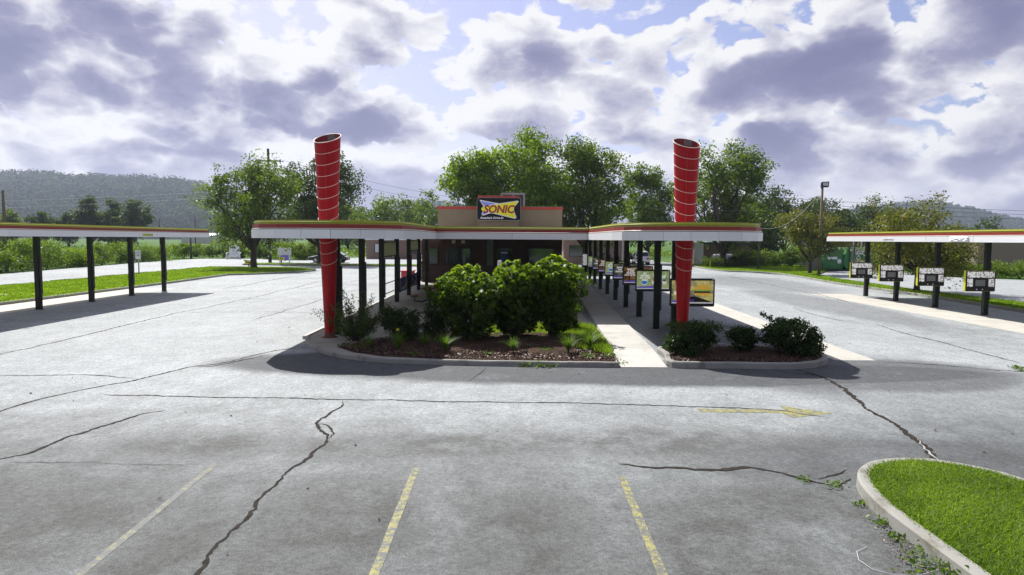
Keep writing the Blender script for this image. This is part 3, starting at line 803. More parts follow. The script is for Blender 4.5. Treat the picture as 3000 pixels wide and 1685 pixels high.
CR = [
 ([(-8.9, 11.0), (-8.87, 11.66), (-8.84, 12.19), (-8.75, 13.03), (-8.41, 13.76), (-8.02, 14.53), (-7.62, 15.85), (-7.05, 16.38), (-6.53, 18.0), (-6.17, 18.51), (-5.68, 18.87)], .07),
 ([(-7.61, 15.82), (-7.0, 16.04), (-6.28, 17.6)], .06),
 ([(-13.5, 14.7), (-11.14, 14.69), (-9.65, 14.8), (-8.7, 14.66), (-8.06, 14.53)], .05),
 ([(-7.99, 13.06), (-6.52, 12.89), (-4.8, 12.76), (-3.26, 12.66), (-2.14, 12.64), (0.01, 12.57), (1.49, 12.47), (2.36, 12.4), (3.5, 12.29), (4.33, 12.16), (4.72, 12.14), (5.03, 11.94), (5.46, 11.65)], .06),
 ([(-7.1, 9.0), (-7.0, 9.15), (-6.81, 9.35), (-6.73, 9.64), (-6.71, 9.96), (-6.53, 10.69), (-6.35, 11.46), (-6.07, 11.84)], .07),
 ([(-3.16, 12.61), (-3.13, 12.01), (-3.22, 11.21), (-3.06, 10.74), (-2.76, 10.2), (-2.86, 9.43), (-2.94, 8.65), (-2.96, 7.8), (-2.94, 7.23), (-2.96, 6.73), (-2.99, 6.34), (-2.95, 5.97), (-2.93, 5.2)], .065),
 ([(-3.17, 11.03), (-2.97, 10.88), (-2.78, 10.46), (-2.8, 10.2)], .08),
 ([(-13.04, 15.0), (-13.04, 17.23), (-12.99, 18.51), (-13.08, 19.67), (-13.5, 26.86), (-13.31, 32.91), (-13.37, 38.25), (-13.34, 41.77), (-13.44, 48.25)], .06),
 ([(-17.15, 40.29), (-17.05, 43.6), (-17.22, 48.82), (-17.28, 52.58), (-16.88, 55.61)], .09),
 ([(-16.49, 38.24), (-13.33, 38.25)], .07), ([(-12.6, 40), (-11.2, 47), (-10.2, 54)], .07), ([(-9.6, 25), (-9.2, 33), (-9.0, 45)], .05),
 ([(-13.2, 27.4), (-10, 27.8), (-6.6, 27.3)], .05), ([(-12.5, 44.2), (-9, 44.0), (-6.7, 44.4)], .06),
 ([(1.45, 9.11), (1.74, 9.05), (1.93, 8.96), (2.28, 8.94), (2.54, 8.83), (2.87, 8.87), (3.19, 8.97), (3.52, 8.85), (3.71, 8.62), (3.9, 8.41), (4.12, 8.3)], .10),
 ([(3.82, 8.57), (4.14, 8.67), (4.52, 8.95)], .05), ([(4.11, 8.32), (4.28, 8.5), (4.36, 8.58)], .10),
 ([(6.73, 16.0), (6.97, 15.15), (6.93, 14.31), (6.71, 13.04), (6.56, 11.98), (6.51, 11.19), (6.3, 10.39), (6.09, 9.7), (5.95, 9.34), (5.86, 9.1)], .12),
 ([(6.2, 15.7), (6.6, 15.5), (6.95, 15.2)], .05),
 ([(9.38, 17.23), (10.34, 16.71), (12.06, 15.88), (14, 15.4)], .05),
 ([(18.5, 58.71), (17.54, 40.24), (16.76, 34.07)], .08), ([(12.89, 31.25), (12.44, 28.11), (12.61, 25.67)], .05),
 ([(13.37, 24.98), (13.05, 22.27), (13.05, 20.77), (12.91, 19.09), (12.84, 16.93)], .06),
 ([(-.6, 16.1), (-.75, 15.2), (-.9, 14.3)], .02), ([(-7.0, 8.95), (-5.5, 9.02), (-4.1, 8.96)], .015), ([(10.1, 41), (13, 40.6), (16.8, 41)], .06)]
for k, (p, w) in enumerate(CR):
    crack(p, w * .66, seed=k, z=.0052 + .0001 * k)
crack([(6.3, 10.39), (6.09, 9.7), (5.95, 9.34), (5.86, 9.12)], .025, 'crack_light', .0115, seed=50)

# painted markings
def bar(name, x0, y0, x1, y1, w, m, z=.003):
    d = np.array([x1 - x0, y1 - y0]); d = d / np.linalg.norm(d); n = np.array([-d[1], d[0]]) * w / 2
    k = max(2, int(np.hypot(x1 - x0, y1 - y0) / .25)); rg = np.random.default_rng(int(abs(x0) * 99)); vs = []
    for i in range(k + 1):
        t = i / k; c = np.array([x0, y0]) * (1 - t) + np.array([x1, y1]) * t
        e = rg.uniform(-.006, .006, 2); vs += [(*(c + n * (1 + e[0] * 14)), z), (*(c - n * (1 + e[1] * 14)), z)]
    MB().add(vs, [(2 * i, 2 * i + 1, 2 * i + 3, 2 * i + 2) for i in range(k)]).build(name, m, lot)
bar('stall_line', -3.83, 4.0, -3.98, 9.0, .085, 'yellow_paint_worn')
bar('stall_line', -1.22, 4.0, -1.26, 8.87, .095, 'yellow_paint')
bar('stall_line', 1.36, 4.0, 1.43, 8.62, .095, 'yellow_paint')
MB().add([(3.36, 12.19, .003), (3.36, 11.95, .003), (4.80, 11.90, .003), (4.86, 11.60, .003), (5.72, 11.93, .003), (4.97, 12.42, .003), (4.93, 12.13, .003)],
         [(0, 1, 2, 6), (2, 3, 4), (2, 4, 6), (4, 5, 6)]).build('direction_arrow', 'yellow_paint_arrow', lot)
for k in range(6):
    y = 12 + 3.32 * k + 1.75
    bar('stall_line', -19.5, y, -15.9, y + 2.0, .09, 'white_paint_worn', .0098)
    if k > 2: bar('stall_line', 19.5, y + .6, 22.0, y + 1.6, .09, 'white_paint_worn', .0098)
for k in range(8):
    y = 20.4 + 3.7 * k
    bar('stall_line', 5.3 + .026 * (y - 23.3), y, 8.2 + .03 * (y - 18), y - 1.5, .09, 'white_paint_worn', .0098)

# ------------------------------------------------------------------ canopies
Z0 = 3.03           # underside of the fascia
def band(poly, d0, d1, z0, z1):
    a = offset_line(poly, d0, True); b = offset_line(poly, d1, True); n = len(poly); vs = []
    for p, q in zip(a, b):
        vs += [(p[0], p[1], z0), (p[0], p[1], z1), (q[0], q[1], z1), (q[0], q[1], z0)]
    fs = []
    for i in range(n):
        j = (i + 1) % n
        for c in range(4):
            d = (c + 1) % 4; fs.append((i * 4 + c, j * 4 + c, j * 4 + d, i * 4 + d))
    return MB().add(vs, fs)
def canopy(name, label, poly, posts, loc, dent=None):
    root = empty(name, loc, label=label, cat='canopy')
    # white fascia panels, one by one
    n = len(poly)
    for i in range(n):
        a = np.array(poly[i]); b = np.array(poly[(i + 1) % n]); L = np.linalg.norm(b - a); k = max(1, int(round(L / 3.05)))
        t = (b - a) / L; nn = np.array([-t[1], t[0]])
        for j in range(k):
            p = a + t * (L * j / k + .006); q = a + t * (L * (j + 1) / k - .006); w = random.uniform(0, .006)
            vs = [(*(p + nn * w), Z0), (*(q + nn * w), Z0), (*(q + nn * .035), Z0), (*(p + nn * .035), Z0)]
            vs += [(x, y, Z0 + .235) for x, y, z in vs]
            o = MB().add(vs, [(0, 3, 2, 1), (4, 5, 6, 7), (0, 1, 5, 4), (1, 2, 6, 5), (2, 3, 7, 6), (3, 0, 4, 7)]).build('fascia_panel', 'fascia_white', root)
    deck = band(poly, .04, .10, Z0 + .02, Z0 + .24)
    pin = offset_line(poly, .06, True)
    deck.prism(pin, Z0 + .06, Z0 + .20)
    deck.build('roof_deck', 'roof_deck', root)
    band(poly, .05, .12, Z0 + .238, Z0 + .375).build('red_band', 'fascia_red', root)
    band(poly, .085, .15, Z0 + .378, Z0 + .425).build('yellow_band', 'fascia_yellow', root)
    band(poly, .10, .17, Z0 + .428, Z0 + .485).build('yellow_band', 'fascia_yellow', root)
    for d, z, m, r_ in ((.035, Z0 + .262, 'tube_pale', .011), (.075, Z0 + .432, 'fascia_yellow', .016)):
        pl = offset_line(poly, d, True); pl.append(pl[0])
        MB().tube([(x, y, z) for x, y in pl], r_, 6, False).build('trim_tube', m, root)
    for (x, y) in posts:
        p = MB().box(x - .095, x + .095, y - .095, y + .095, 0.0, Z0 + .08).build('post', 'post_green', root, bevel=.008)
        q = MB().box(x + .097, x + .155, y - .05, y + .05, .62, 2.2); q.box(x - .13, x + .13, y - .13, y + .13, 0.001, .012)
        q.build('conduit', 'conduit', p)
    return root

def arc_front(x0, x1, yb, ym, k=9):
    """rounded front end from the outer corner to the inner one"""
    out = []
    for i in range(k + 1):
        a = math.pi * i / k; x = (x0 + x1) / 2 - (x1 - x0) / 2 * math.cos(a)
        out.append((x, yb - (yb - ym) * math.sin(a) ** .75))
    return out
MAIN = arc_front(-7.40, -2.88, 20.0, 17.85) + [(-2.9, 26.3), (2.9, 26.3)] + arc_front(2.92, 7.08, 20.0, 17.75) + [(7.75, 55.5), (3.75, 55.5), (3.6, 45.9), (-7.4, 45.9)]
POSTS_L = [(-5.33, y) for y in (20.75, 24.2, 27.85, 31.54, 35.2, 38.9, 42.5)]
ROW = [(5.02, 21.0)] + [(4.96 + .0255 * (23.32 + 3.72 * k - 23.3), 23.32 + 3.72 * k) for k in range(0, 9)]
canopy('drive_in_canopy', 'wide white red and yellow canopy with two rounded front ends around the restaurant', MAIN, POSTS_L + ROW, (0, 26, 0))
LP = [(-21.7, 8.0), (-17.5, 8.0), (-17.5, 39.6), (-21.7, 39.6)]
RP = [(18.0, 8.0), (22.2, 8.0), (22.2, 39.2), (18.0, 39.2)]
lc = canopy('stall_canopy', 'straight white fascia canopy over empty stalls beside the left lawn', LP, [(-19.62, y) for y in (14.9, 18.2, 21.5, 24.8, 28.2, 31.75, 35.1, 38.4)], (-19.6, 24, 0))
RPOST = [(19.7, y) for y in (15.1, 18.4, 21.5, 24.6, 28.32, 31.64, 34.92, 37.9)]
rc = canopy('stall_canopy', 'straight white fascia canopy over the yellow menu boards on the right', RP, RPOST, (19.7, 24, 0))
# clearance plates and the buckled panel
pl = MB(); pl.box(-17.506, -17.498, 32.4, 33.35, 3.085, 3.185); p_ = pl.build('clearance_plate', 'menu_yellow', lc)
text_part('lettering', 'CLEARANCE', .09, 'lettering_dark', p_, (-17.494, 32.46, 3.10), rz=math.pi / 2, depth=.001, width=.83)
p_ = MB().box(17.994, 18.002, 32.3, 33.3, 3.08, 3.20).build('clearance_plate', 'fascia_white', rc)
text_part('lettering', 'CLEARANCE', .09, 'lettering_dark', p_, (17.990, 33.22, 3.10), rz=-math.pi / 2, depth=.001, width=.85)
rgd = np.random.default_rng(5); vs = []; fs = []
for i in range(15):
    for j in range(6):
        e = .0 if i in (0, 14) or j in (0, 5) else rgd.uniform(.0, .075)
        vs.append((17.99 - e, 27.0 + i * .085 + rgd.uniform(-.015, .015), Z0 + .004 + j * .046))
fs = [(i * 6 + j, i * 6 + j + 1, (i + 1) * 6 + j + 1, (i + 1) * 6 + j) for i in range(14) for j in range(5)]
MB().add(vs, fs).build('dented_panel', 'fascia_white', rc, label='buckled white fascia panel')

# ------------------------------------------------------------------ tapered red columns through the canopy
def cone(loc, tilt, label):
    root = empty('tapered_column', loc, label=label, cat='column', group='tapered red columns')
    def rad(z): return .14 + .0405 * z
    SL, n, zc = .46, 40, 5.84
    prof = [0.0, .6, 1.4, 2.2, 3.0, 3.8, 4.6, 5.3]
    vs = []; fs = []
    for z in prof:
        for k in range(n):
            a = 2 * math.pi * k / n; vs.append((rad(z) * math.cos(a), rad(z) * math.sin(a), z))
    def cut(a, z, r_): return z + SL * r_ * math.sin(a) + tilt * r_ * math.cos(a)
    for k in range(n):
        a = 2 * math.pi * k / n; r_ = rad(zc); z = cut(a, zc, r_); r_ = rad(z); vs.append((r_ * math.cos(a), r_ * math.sin(a), z))
    for i in range(len(prof)):
        for k in range(n): fs.append((i * n + k, i * n + (k + 1) % n, (i + 1) * n + (k + 1) % n, (i + 1) * n + k))
    MB().add(vs, fs, True).build('shell', 'cone_red', root, world=False)
    vs = []; fs = []
    for k in range(n):
        a = 2 * math.pi * k / n; r_ = rad(zc) - .012; vs.append((r_ * math.cos(a), r_ * math.sin(a), cut(a, zc, r_)))
    for k in range(n):
        a = 2 * math.pi * k / n; r_ = rad(4.6) - .012; vs.append((r_ * math.cos(a), r_ * math.sin(a), 4.6))
    vs.append((0, 0, 4.58))
    for k in range(n): fs.append((k, n + k, n + (k + 1) % n, (k + 1) % n)); fs.append((n + k, 2 * n, n + (k + 1) % n))
    MB().add(vs, fs, True).build('inner_lining', 'cone_inside', root, world=False)
    # pale patch of netting left inside at the back
    vs = []; fs = []
    for j in range(5):
        for i in range(5):
            a = R(96 + tilt * 60 - i * 9); r_ = rad(zc) - .018; vs.append((r_ * math.cos(a), r_ * math.sin(a), cut(a, zc, r_) - .02 - j * .10))
    fs = [(j * 5 + i, j * 5 + i + 1, (j + 1) * 5 + i + 1, (j + 1) * 5 + i) for j in range(4) for i in range(4)]
    MB().add(vs, fs).build('netting_patch', 'mesh_grey', root, world=False)
    for i in range(12):
        z0 = zc - .325 * i; pts = []
        for k in range(n + 1):
            a = 2 * math.pi * k / n; r_ = rad(z0) + .006; z = cut(a, z0, r_); r_ = rad(z) + .006; pts.append((r_ * math.cos(a), r_ * math.sin(a), z))
        MB().tube(pts, .011 if i == 0 else .0062, 6, False).build('rim' if i == 0 else 'ring', 'ring_pale', root, world=False)
    a = R(-95 + tilt * 60); MB().tube([((rad(z) + .003) * math.cos(a), (rad(z) + .003) * math.sin(a), z) for z in (0.1, 2.0, 4.0, 5.5)], .005, 5).build('seam', 'cap_red', root, world=False)
    MB().lathe([(.24, 0), (.24, .02), (.155, .025), (.15, .16)], 20).build('base_flange', 'rust_bolt', root, world=False)
    return root
cone((-5.40, 20.12, .10), .13, 'tall tapered red column standing beside the feathery shrub on the left')
cone((5.02, 19.95, .0), -.10, 'tall tapered red column standing in front of the burger screen on the right')

# ------------------------------------------------------------------ the restaurant
B = empty('restaurant_building', (-1.3, 46, 0), label='low tan and brown restaurant with red capped parapet behind the canopy', cat='building')
MB().box(-6.1, 3.36, 46.2, 62, 0, 3.02).build('wall', 'stucco_brown', B)
w_ = MB(); w_.box(-6.13, -1.10, 46.17, 46.26, 0, 1.16); w_.box(0.06, 3.39, 46.17, 46.26, 0, 1.16); w_.build('brick_base', 'brick_dark', B)
w_ = MB(); w_.box(-6.15, -1.10, 46.13, 46.24, 1.165, 1.23); w_.box(.06, 3.41, 46.13, 46.24, 1.165, 1.23); w_.build('sill_course', 'brick_dark', B)
par = MB(); par.box(-5.0, 3.34, 46.0, 46.25, 3.03, 5.02); par.box(-5.0, -4.75, 46.25, 58, 3.03, 5.02); par.box(3.09, 3.34, 46.25, 58, 3.03, 5.02); par.box(-4.75, 3.09, 57.75, 58, 3.03, 5.02)
par.build('parapet', 'stucco_tan', B)
cp = MB(); cp.box(-5.04, 3.38, 45.95, 46.30, 5.023, 5.18); cp.box(-5.04, -4.71, 46.30, 58.05, 5.023, 5.18); cp.box(3.05, 3.38, 46.30, 58.05, 5.023, 5.18)
cp.build('parapet_cap', 'cap_red', B, bevel=.01)
t_ = MB(); t_.box(-5.05, 3.39, 45.94, 46.31, 5.183, 5.22); t_.build('coping', 'stucco_tan', B)
py = MB().box(-2.25, .42, 45.25, 45.97, 3.4, 5.68).build('sign_pylon', 'stucco_tan', B)
MB().box(-2.28, .45, 45.22, 46.0, 5.683, 5.87).build('pylon_cap', 'cap_red', py, bevel=.01)
for x0, x1, m in ((-2.3, -1.75, 'stucco_brown'), (-1.72, -1.28, 'pilaster_green'), (.42, .9, 'stucco_brown')):
    MB().box(x0, x1, 46.02, 46.2, 1.24, 3.0).build('pilaster', m, B)
def window(x0, x1, z0, z1, parent, y=46.2, t=.07, mull=1, glass='window_glass', frame='frame_dark', name='window'):
    f = MB(); f.box(x0, x1, y - .06, y - .003, z1 - t, z1); f.box(x0, x1, y - .06, y - .003, z0, z0 + t); f.box(x0, x0 + t, y - .06, y - .003, z0 + t, z1 - t); f.box(x1 - t, x1, y - .06, y - .003, z0 + t, z1 - t)
    for k in range(1, mull):
        xm = x0 + (x1 - x0) * k / mull; f.box(xm - .025, xm + .025, y - .055, y - .004, z0 + t, z1 - t)
    w = f.build(name, frame, parent)
    MB().box(x0 + t, x1 - t, y - .03, y - .006, z0 + t, z1 - t).build('pane', glass, w)
    return w
window(-5.75, -5.0, 1.30, 2.42, B); window(-4.52, -2.80, 1.30, 2.44, B, mull=2); window(1.05, 2.84, 1.30, 2.46, B)
d_ = window(-1.08, .02, .05, 2.48, B, name='door')
po = MB().box(-.78, -.30, 46.115, 46.132, .55, 2.34).build('poster', 'poster_blue', d_)
text_part('lettering', 'BURGERS', .16, 'lettering_print', po, (-.76, 46.112, 2.06), depth=.001, bold=.003, width=.44)
MB().box(-.99, -.72, 46.113, 46.13, 1.0, 1.62).build('notice', 'menu_print', d_)
for x in (-4.07, -3.42):
    MB().box(x, x + .23, 46.05, 46.2, 2.71, 2.94).build('wall_lamp', 'cream_fabric', B, bevel=.01)
# sign panel on the pylon
S = empty('rooftop_sign', (-.9, 44.9, 4.28), label='black bow tie logo sign above the restaurant entrance', cat='sign')
SW, SH, SY = 2.84, 1.45, 44.85
sx0, sz1 = -2.31, 5.71
def sp(px, pz): return (sx0 + (px - 230) / 1675 * SW, sz1 - (pz - 385) / 855 * SH)
pan = MB().prism(rrect(SW, SH, .16, 6, sx0 + SW / 2, sz1 - SH / 2), SY, SY + .38, 'y').build('panel', 'black_gloss', S)
MB().prism(rrect(SW + .03, SH + .03, .17, 6, sx0 + SW / 2, sz1 - SH / 2), SY + .05, SY + .10, 'y').build('panel_rim', 'frame_white', pan)
def flat(name, pts, m, d, parent): return MB().prism([sp(*p) for p in pts], SY - d, SY - d + .003, 'y').build(name, m, parent)
em = flat('emblem', [(320, 470), (350, 465), (1075, 598), (1780, 485), (1832, 520), (1700, 690), (1640, 800), (1660, 900), (1748, 1125), (1690, 1182), (870, 988), (740, 975), (450, 1068), (393, 1025), (445, 900), (492, 740)], 'sign_white', .006, S)
flat('blue_field', [(352, 497), (965, 605), (680, 668), (505, 700)], 'sign_blue', .012, em)
flat('blue_field', [(452, 915), (660, 948), (450, 1042), (418, 1015)], 'sign_blue', .012, em)
flat('yellow_field', [(700, 690), (940, 640), (1090, 622), (1765, 510), (1803, 532), (1680, 690), (1622, 800), (1640, 900), (1722, 1122), (1680, 1155), (880, 965), (690, 930), (470, 905), (400, 850), (392, 800), (425, 740), (520, 735)], 'sign_yellow', .018, em)
o_ = sp(470, 955)
text_part('lettering', 'SONIC', .70, 'sign_red', S, (o_[0], SY - .024, o_[1] + .0), shear=.20, bold=.024, width=2.06, space=.97, depth=.003)
o_ = sp(345, 1188)
text_part('tagline', "America's Drive-In", .20, 'lettering_print', S, (o_[0], SY - .006, o_[1]), shear=.25, bold=.006, width=1.53, depth=.003)
# rooftop unit
A = empty('rooftop_unit', (0, 49.5, 4.6), label='grey boxy air conditioning unit with pale frame on the restaurant roof', cat='air conditioner')
MB().box(-.70, .76, 49.2, 50.6, 3.1, 6.2).build('housing', 'metal_dark', A)
f_ = MB()
for x in (-.84, .76): f_.box(x, x + .12, 49.0, 49.14, 3.1, 6.2)
f_.box(-.84, .88, 49.0, 49.14, 6.203, 6.32); f_.box(.0, .08, 49.03, 49.12, 5.2, 6.2); f_.build('frame', 'metal_grey', A)

# ------------------------------------------------------------------ order screens on the right row
LINES = {'green': ('HIT\nREFRESH\nON YOUR\nWEEK', 'screen_green'), 'brown': ('MAKE IT\nA "JUST\nBECAUSE"\nKIND OF DAY', 'screen_brown'), 'dark': ('BREAK\nFOR\nBURGERS', 'screen_dark'), 'burger': ('BREAK\nFOR\nBURGERS', 'screen_burger')}
def screen(x, y, kind, label):
    """x, y: the post it hangs on; the screen hangs on the camera side of the post"""
    root = empty('order_screen', (x, y - .17, 1.02), label=label, cat='screen', group='order screens along the middle row of posts')
    W_, H_ = 1.36, .86; xl = x - .19; yf = y - .215; zc = 1.45; xc = xl + W_ / 2
    fr = MB().prism(rrect(W_, H_, .05, 4, xc, zc), yf, yf + .085, 'y').build('frame', 'black_matte', root)
    MB().box(x - .06, x + .06, y - .128, y - .098, 1.2, 1.7).build('bracket', 'conduit', root)
    txt, m = LINES[kind]
    dp = MB().box(xl + .045, xl + W_ - .045, yf - .004, yf + .004, 1.115, 1.815).build('display', m, root)
    f = yf - .008
    MB().box(xl + .05, xl + W_ - .05, f, f + .003, 1.118, 1.15).build('menu_bar', 'screen_bar', dp)
    MB().prism([(xl + .05, 1.155), (xl + .70, 1.155), (xl + .74, 1.245), (xl + .05, 1.20)], f, f + .003, 'y').build('ribbon', 'label_blue', dp)
    if kind == 'burger':
        cx, cz = xl + .98, 1.50
        MB().prism([(cx + .26 * math.cos(R(a)), cz + .04 + .155 * math.sin(R(a)) ** .8) for a in range(0, 181, 15)], f - .001, f + .002, 'y').build('bun_top', 'bun', dp)
        MB().box(cx - .27, cx + .27, f - .0015, f + .002, cz - .005, cz + .04).build('lettuce', 'lettuce', dp)
        MB().box(cx - .25, cx + .25, f - .001, f + .002, cz - .065, cz - .004).build('patty', 'patty', dp)
        MB().prism([(cx - .25, cz - .066), (cx + .25, cz - .066), (cx + .22, cz - .14), (cx - .22, cz - .14)], f - .001, f + .002, 'y').build('bun_base', 'bun', dp)
        MB().prism([(xl + .3, 1.30), (xl + .75, 1.34), (xl + 1.3, 1.16), (xl + .3, 1.16)], f, f + .003, 'y').build('tabletop', 'black_matte', dp)
        text_part('lettering', txt, .115, 'lettering_white', dp, (xl + .36, f - .002, 1.60), align='CENTER', depth=.001, bold=.004, line=.9)
    else:
        text_part('lettering', txt, .105 if kind == 'dark' else .088, 'lettering_white', dp, (xl + .36, f - .002, 1.70 if kind != 'dark' else 1.62), align='CENTER', depth=.001, bold=.0025, line=.98)
        if kind == 'green':
            MB().disc_y(xl + .34, 1.36, f - .001, .13, .10, 18).build('cup', 'cup_rim', dp)
            MB().disc_y(xl + .34, 1.37, f - .003, .115, .075, 18).build('drink', 'cup_blue', dp)
            for cx, cz, mm in ((.72, 1.47, 'cup_red'), (1.10, 1.70, 'lettuce'), (1.13, 1.46, 'cup_dark'), (.78, 1.72, 'cup_red')):
                MB().prism([(xl + cx - .10, cz), (xl + cx + .10, cz), (xl + cx + .07, cz - .16), (xl + cx - .07, cz - .16)], f, f + .003, 'y').build('cup', 'cup_rim', dp)
                MB().disc_y(xl + cx, cz, f - .002, .105, .055, 16).build('cup', 'cup_rim', dp); MB().disc_y(xl + cx, cz + .004, f - .004, .088, .043, 16).build('drink', mm, dp)
        elif kind == 'brown':
            for q in range(5):
                MB().prism([(xl + .55 + q * .13, 1.26), (xl + .72 + q * .13, 1.26), (xl + .92 + q * .10, 1.60), (xl + .83 + q * .10, 1.62)], f, f + .003, 'y').build('fries', 'bun', dp)
        else:
            MB().prism([(xl + .75 + .22 * math.cos(R(a)), 1.42 + .12 * math.sin(R(a))) for a in range(0, 181, 15)], f, f + .003, 'y').build('bun_top', 'bun', dp)
            MB().box(xl + .53, xl + .97, f, f + .003, 1.36, 1.415).build('patty', 'patty', dp)
    MB().disc_y(xl + W_ - .06, 1.85, yf - .003, .010, .010, 10).build('sensor', 'lettering_white', fr)
    return root
KINDS = ['burger', None, 'green', 'brown', 'dark', 'green', 'brown', 'dark', 'green']
WORDS = ['order screen with a large burger picture behind the right red column', None, 'order screen reading hit refresh with drink cups, nearest of the row',
         'order screen reading make it a just because kind of day, larger of two', 'order screen reading break for burgers on the fourth post from the near end',
         'order screen reading hit refresh, smaller and halfway down the row', 'order screen with brown picture, third from the far end of the row',
         'small dark order screen, second from the far end of the row', 'smallest green order screen at the far end of the row']
for (x, y), k, wds in zip(ROW, KINDS, WORDS):
    if k: screen(x, y, k, wds)
x, y = ROW[-1]
nb = empty('notice_board', (x, y - .15, 1.0), label='narrow white paper menu board on the farthest post of the screen row', cat='board')
MB().box(x - .30, x + .12, y - .19, y - .12, 1.0, 1.95).build('backing', 'black_matte', nb); MB().box(x - .26, x + .08, y - .196, y - .188, 1.05, 1.90).build('paper', 'menu_print', nb)

# ------------------------------------------------------------------ menu boards of the right canopy
def menu_board(x, y, label):
    root = empty('menu_board', (x, y - .14, 1.0), label=label, cat='menu board', group='yellow edged menu boards under the right canopy')
    W_, H_ = 1.23, .87; xl = x - 1.02; yf = y - .26; xc = xl + W_ / 2; zc = 1.44
    MB().prism(rrect(W_, H_, .05, 3, xc, zc), yf + .02, yf + .15, 'y').build('housing', 'menu_yellow', root)
    fc = MB().prism(rrect(W_ - .02, H_ - .02, .04, 3, xc, zc), yf, yf + .019, 'y').build('faceplate', 'black_matte', root)
    MB().box(x - .07, x + .07, y - .109, y - .097, 1.2, 1.7).build('bracket', 'conduit', root)
    for a, b, c, d, m, nm in ((.06, 1.17, .575, .825, 'menu_print', 'menu_panel'), (.06, .29, .20, .53, 'menu_print', 'menu_panel'), (.94, 1.17, .20, .53, 'menu_print', 'menu_panel'), (.40, .80, .23, .48, 'speaker_grille', 'speaker')):
        MB().box(xl + a, xl + b, yf - .006, yf - .001, 1.005 + c, 1.005 + d).build(nm, m, fc)
    for cx in (.46, .70): MB().disc_y(xl + cx, 1.09, yf - .012, .026, .026, 12, .011).build('button', 'frame_white', fc)
    return root
for y, wds in ((37.9, 'yellow edged menu board on the far end post of the right canopy'), (34.92, 'yellow edged menu board second from the far end of the right canopy'),
               (31.64, 'yellow edged menu board third from the far end of the right canopy'), (28.32, 'yellow edged menu board on the nearest fully visible right post'),
               (24.6, 'yellow edged menu board cut off by the right edge of the picture')):
    menu_board(19.7, y, wds)

# ------------------------------------------------------------------ patio furniture
RL = empty('railing', (-5.33, 28, .1), label='black two bar railing between the left patio posts', cat='railing')
for (a, b) in ((27.95, 31.44), (38.98, 42.4)):
    for z in (.70, 1.13): MB().tube([(-5.33, a, z), (-5.33, b, z)], .022, 8).build('rail', 'black_matte', RL)
for (a, b, lb) in ((31.62, 35.12, 'dark blue printed banner with food pictures tied between the nearer patio posts'), (35.30, 38.82, 'dark blue printed banner tied between the farther patio posts')):
    vs = []; fs = []
    for i in range(13):
        for j in range(6):
            y = a + (b - a) * i / 12; sag = .05 * math.sin(math.pi * i / 12)
            vs.append((-5.36 + .03 * math.sin(i * 1.9 + j * .8), y, .42 + (.74) * j / 5 + (sag if j == 0 else 0) - (sag * .6 if j == 5 else 0)))
    fs = [(i * 6 + j, i * 6 + j + 1, (i + 1) * 6 + j + 1, (i + 1) * 6 + j) for i in range(12) for j in range(5)]
    bn = MB().add(vs, fs, True).build('banner', 'banner_print'); tag(bn, lb, 'banner', 'banners on the patio rail')
    so = bn.modifiers.new('thick', 'SOLIDIFY'); so.thickness = .004
for (a, b, z0, z1, lb) in ((27.98, 31.42, 2.28, 2.86, 'cream roll down shade between the nearer patio posts'), (35.32, 38.78, 2.42, 2.93, 'cream roll down shade between the farther patio posts')):
    s_ = empty('sun_shade', (-5.33, a, z0), label=lb, cat='shade', group='cream shades along the patio')
    MB().box(-5.36, -5.345, a, b, z0, z1).build('fabric', 'cream_fabric', s_)
    MB().tube([(-5.352, a, z1 + .02), (-5.352, b, z1 + .02)], .028, 8).build('roller', 'black_matte', s_); MB().tube([(-5.352, a, z0 - .01), (-5.352, b, z0 - .01)], .02, 8).build('bottom_bar', 'black_matte', s_)
def picnic_table(loc, rz, label):
    r_ = empty('picnic_table', loc, rz, label=label, cat='table', group='red topped patio tables')
    MB().prism(rrect(1.65, .95, .10, 4), .75, .80).build('tabletop', 'table_red', r_, world=False, bevel=.01)
    [MB().box(sx_ * .45 - .04, sx_ * .45 + .04, -.38 + q_ * .17, -.32 + q_ * .17, 0.02, .75).build('leg_slat', 'bench_dark', r_, world=False) for sx_ in (-1, 1) for q_ in range(5)]; MB().box(-.35, .35, -.35, .35, 0, .02).build('base_plate', 'bench_dark', r_, world=False)
    for sx in (-1, 1):
        b_ = MB().box(sx * 1.12 - .14, sx * 1.12 + .14, -.45, .45, .42, .46).build('bench_seat', 'table_red', r_, world=False)
        k_ = MB(); k_.tube([(sx * .45, 0, .3), (sx * .8, 0, .16), (sx * 1.12, 0, .2), (sx * 1.12, 0, .42)], .03, 8); k_.build('bench_arm', 'bench_dark', b_, world=False)
        s2 = MB()
        for q in range(6): s2.box(sx * 1.12 - .135, sx * 1.12 + .135, -.42 + q * .155, -.36 + q * .155, .40, .419)
        s2.build('slat_support', 'bench_dark', b_, world=False)
picnic_table((-3.15, 29.9, .108), R(4), 'red topped patio table beside the banner rail')
picnic_table((1.15, 28.6, .108), R(-3), 'red topped patio table half hidden behind the large shrubs')
picnic_table((-2.6, 37.0, .108), R(2), 'red topped patio table nearest the restaurant wall')
bn_ = empty('waste_bin', (-6.9, 45.2, 0), label='red box shaped bin standing left of the restaurant wall', cat='bin')
MB().box(-7.30, -6.50, 44.8, 45.6, .06, .84).build('body', 'bin_red', bn_, bevel=.03); MB().box(-7.34, -6.46, 44.76, 45.64, .843, .94).build('lid', 'bin_red', bn_, bevel=.03); MB().box(-7.25, -6.55, 44.85, 45.55, 0, .06).build('plinth', 'black_matte', bn_)

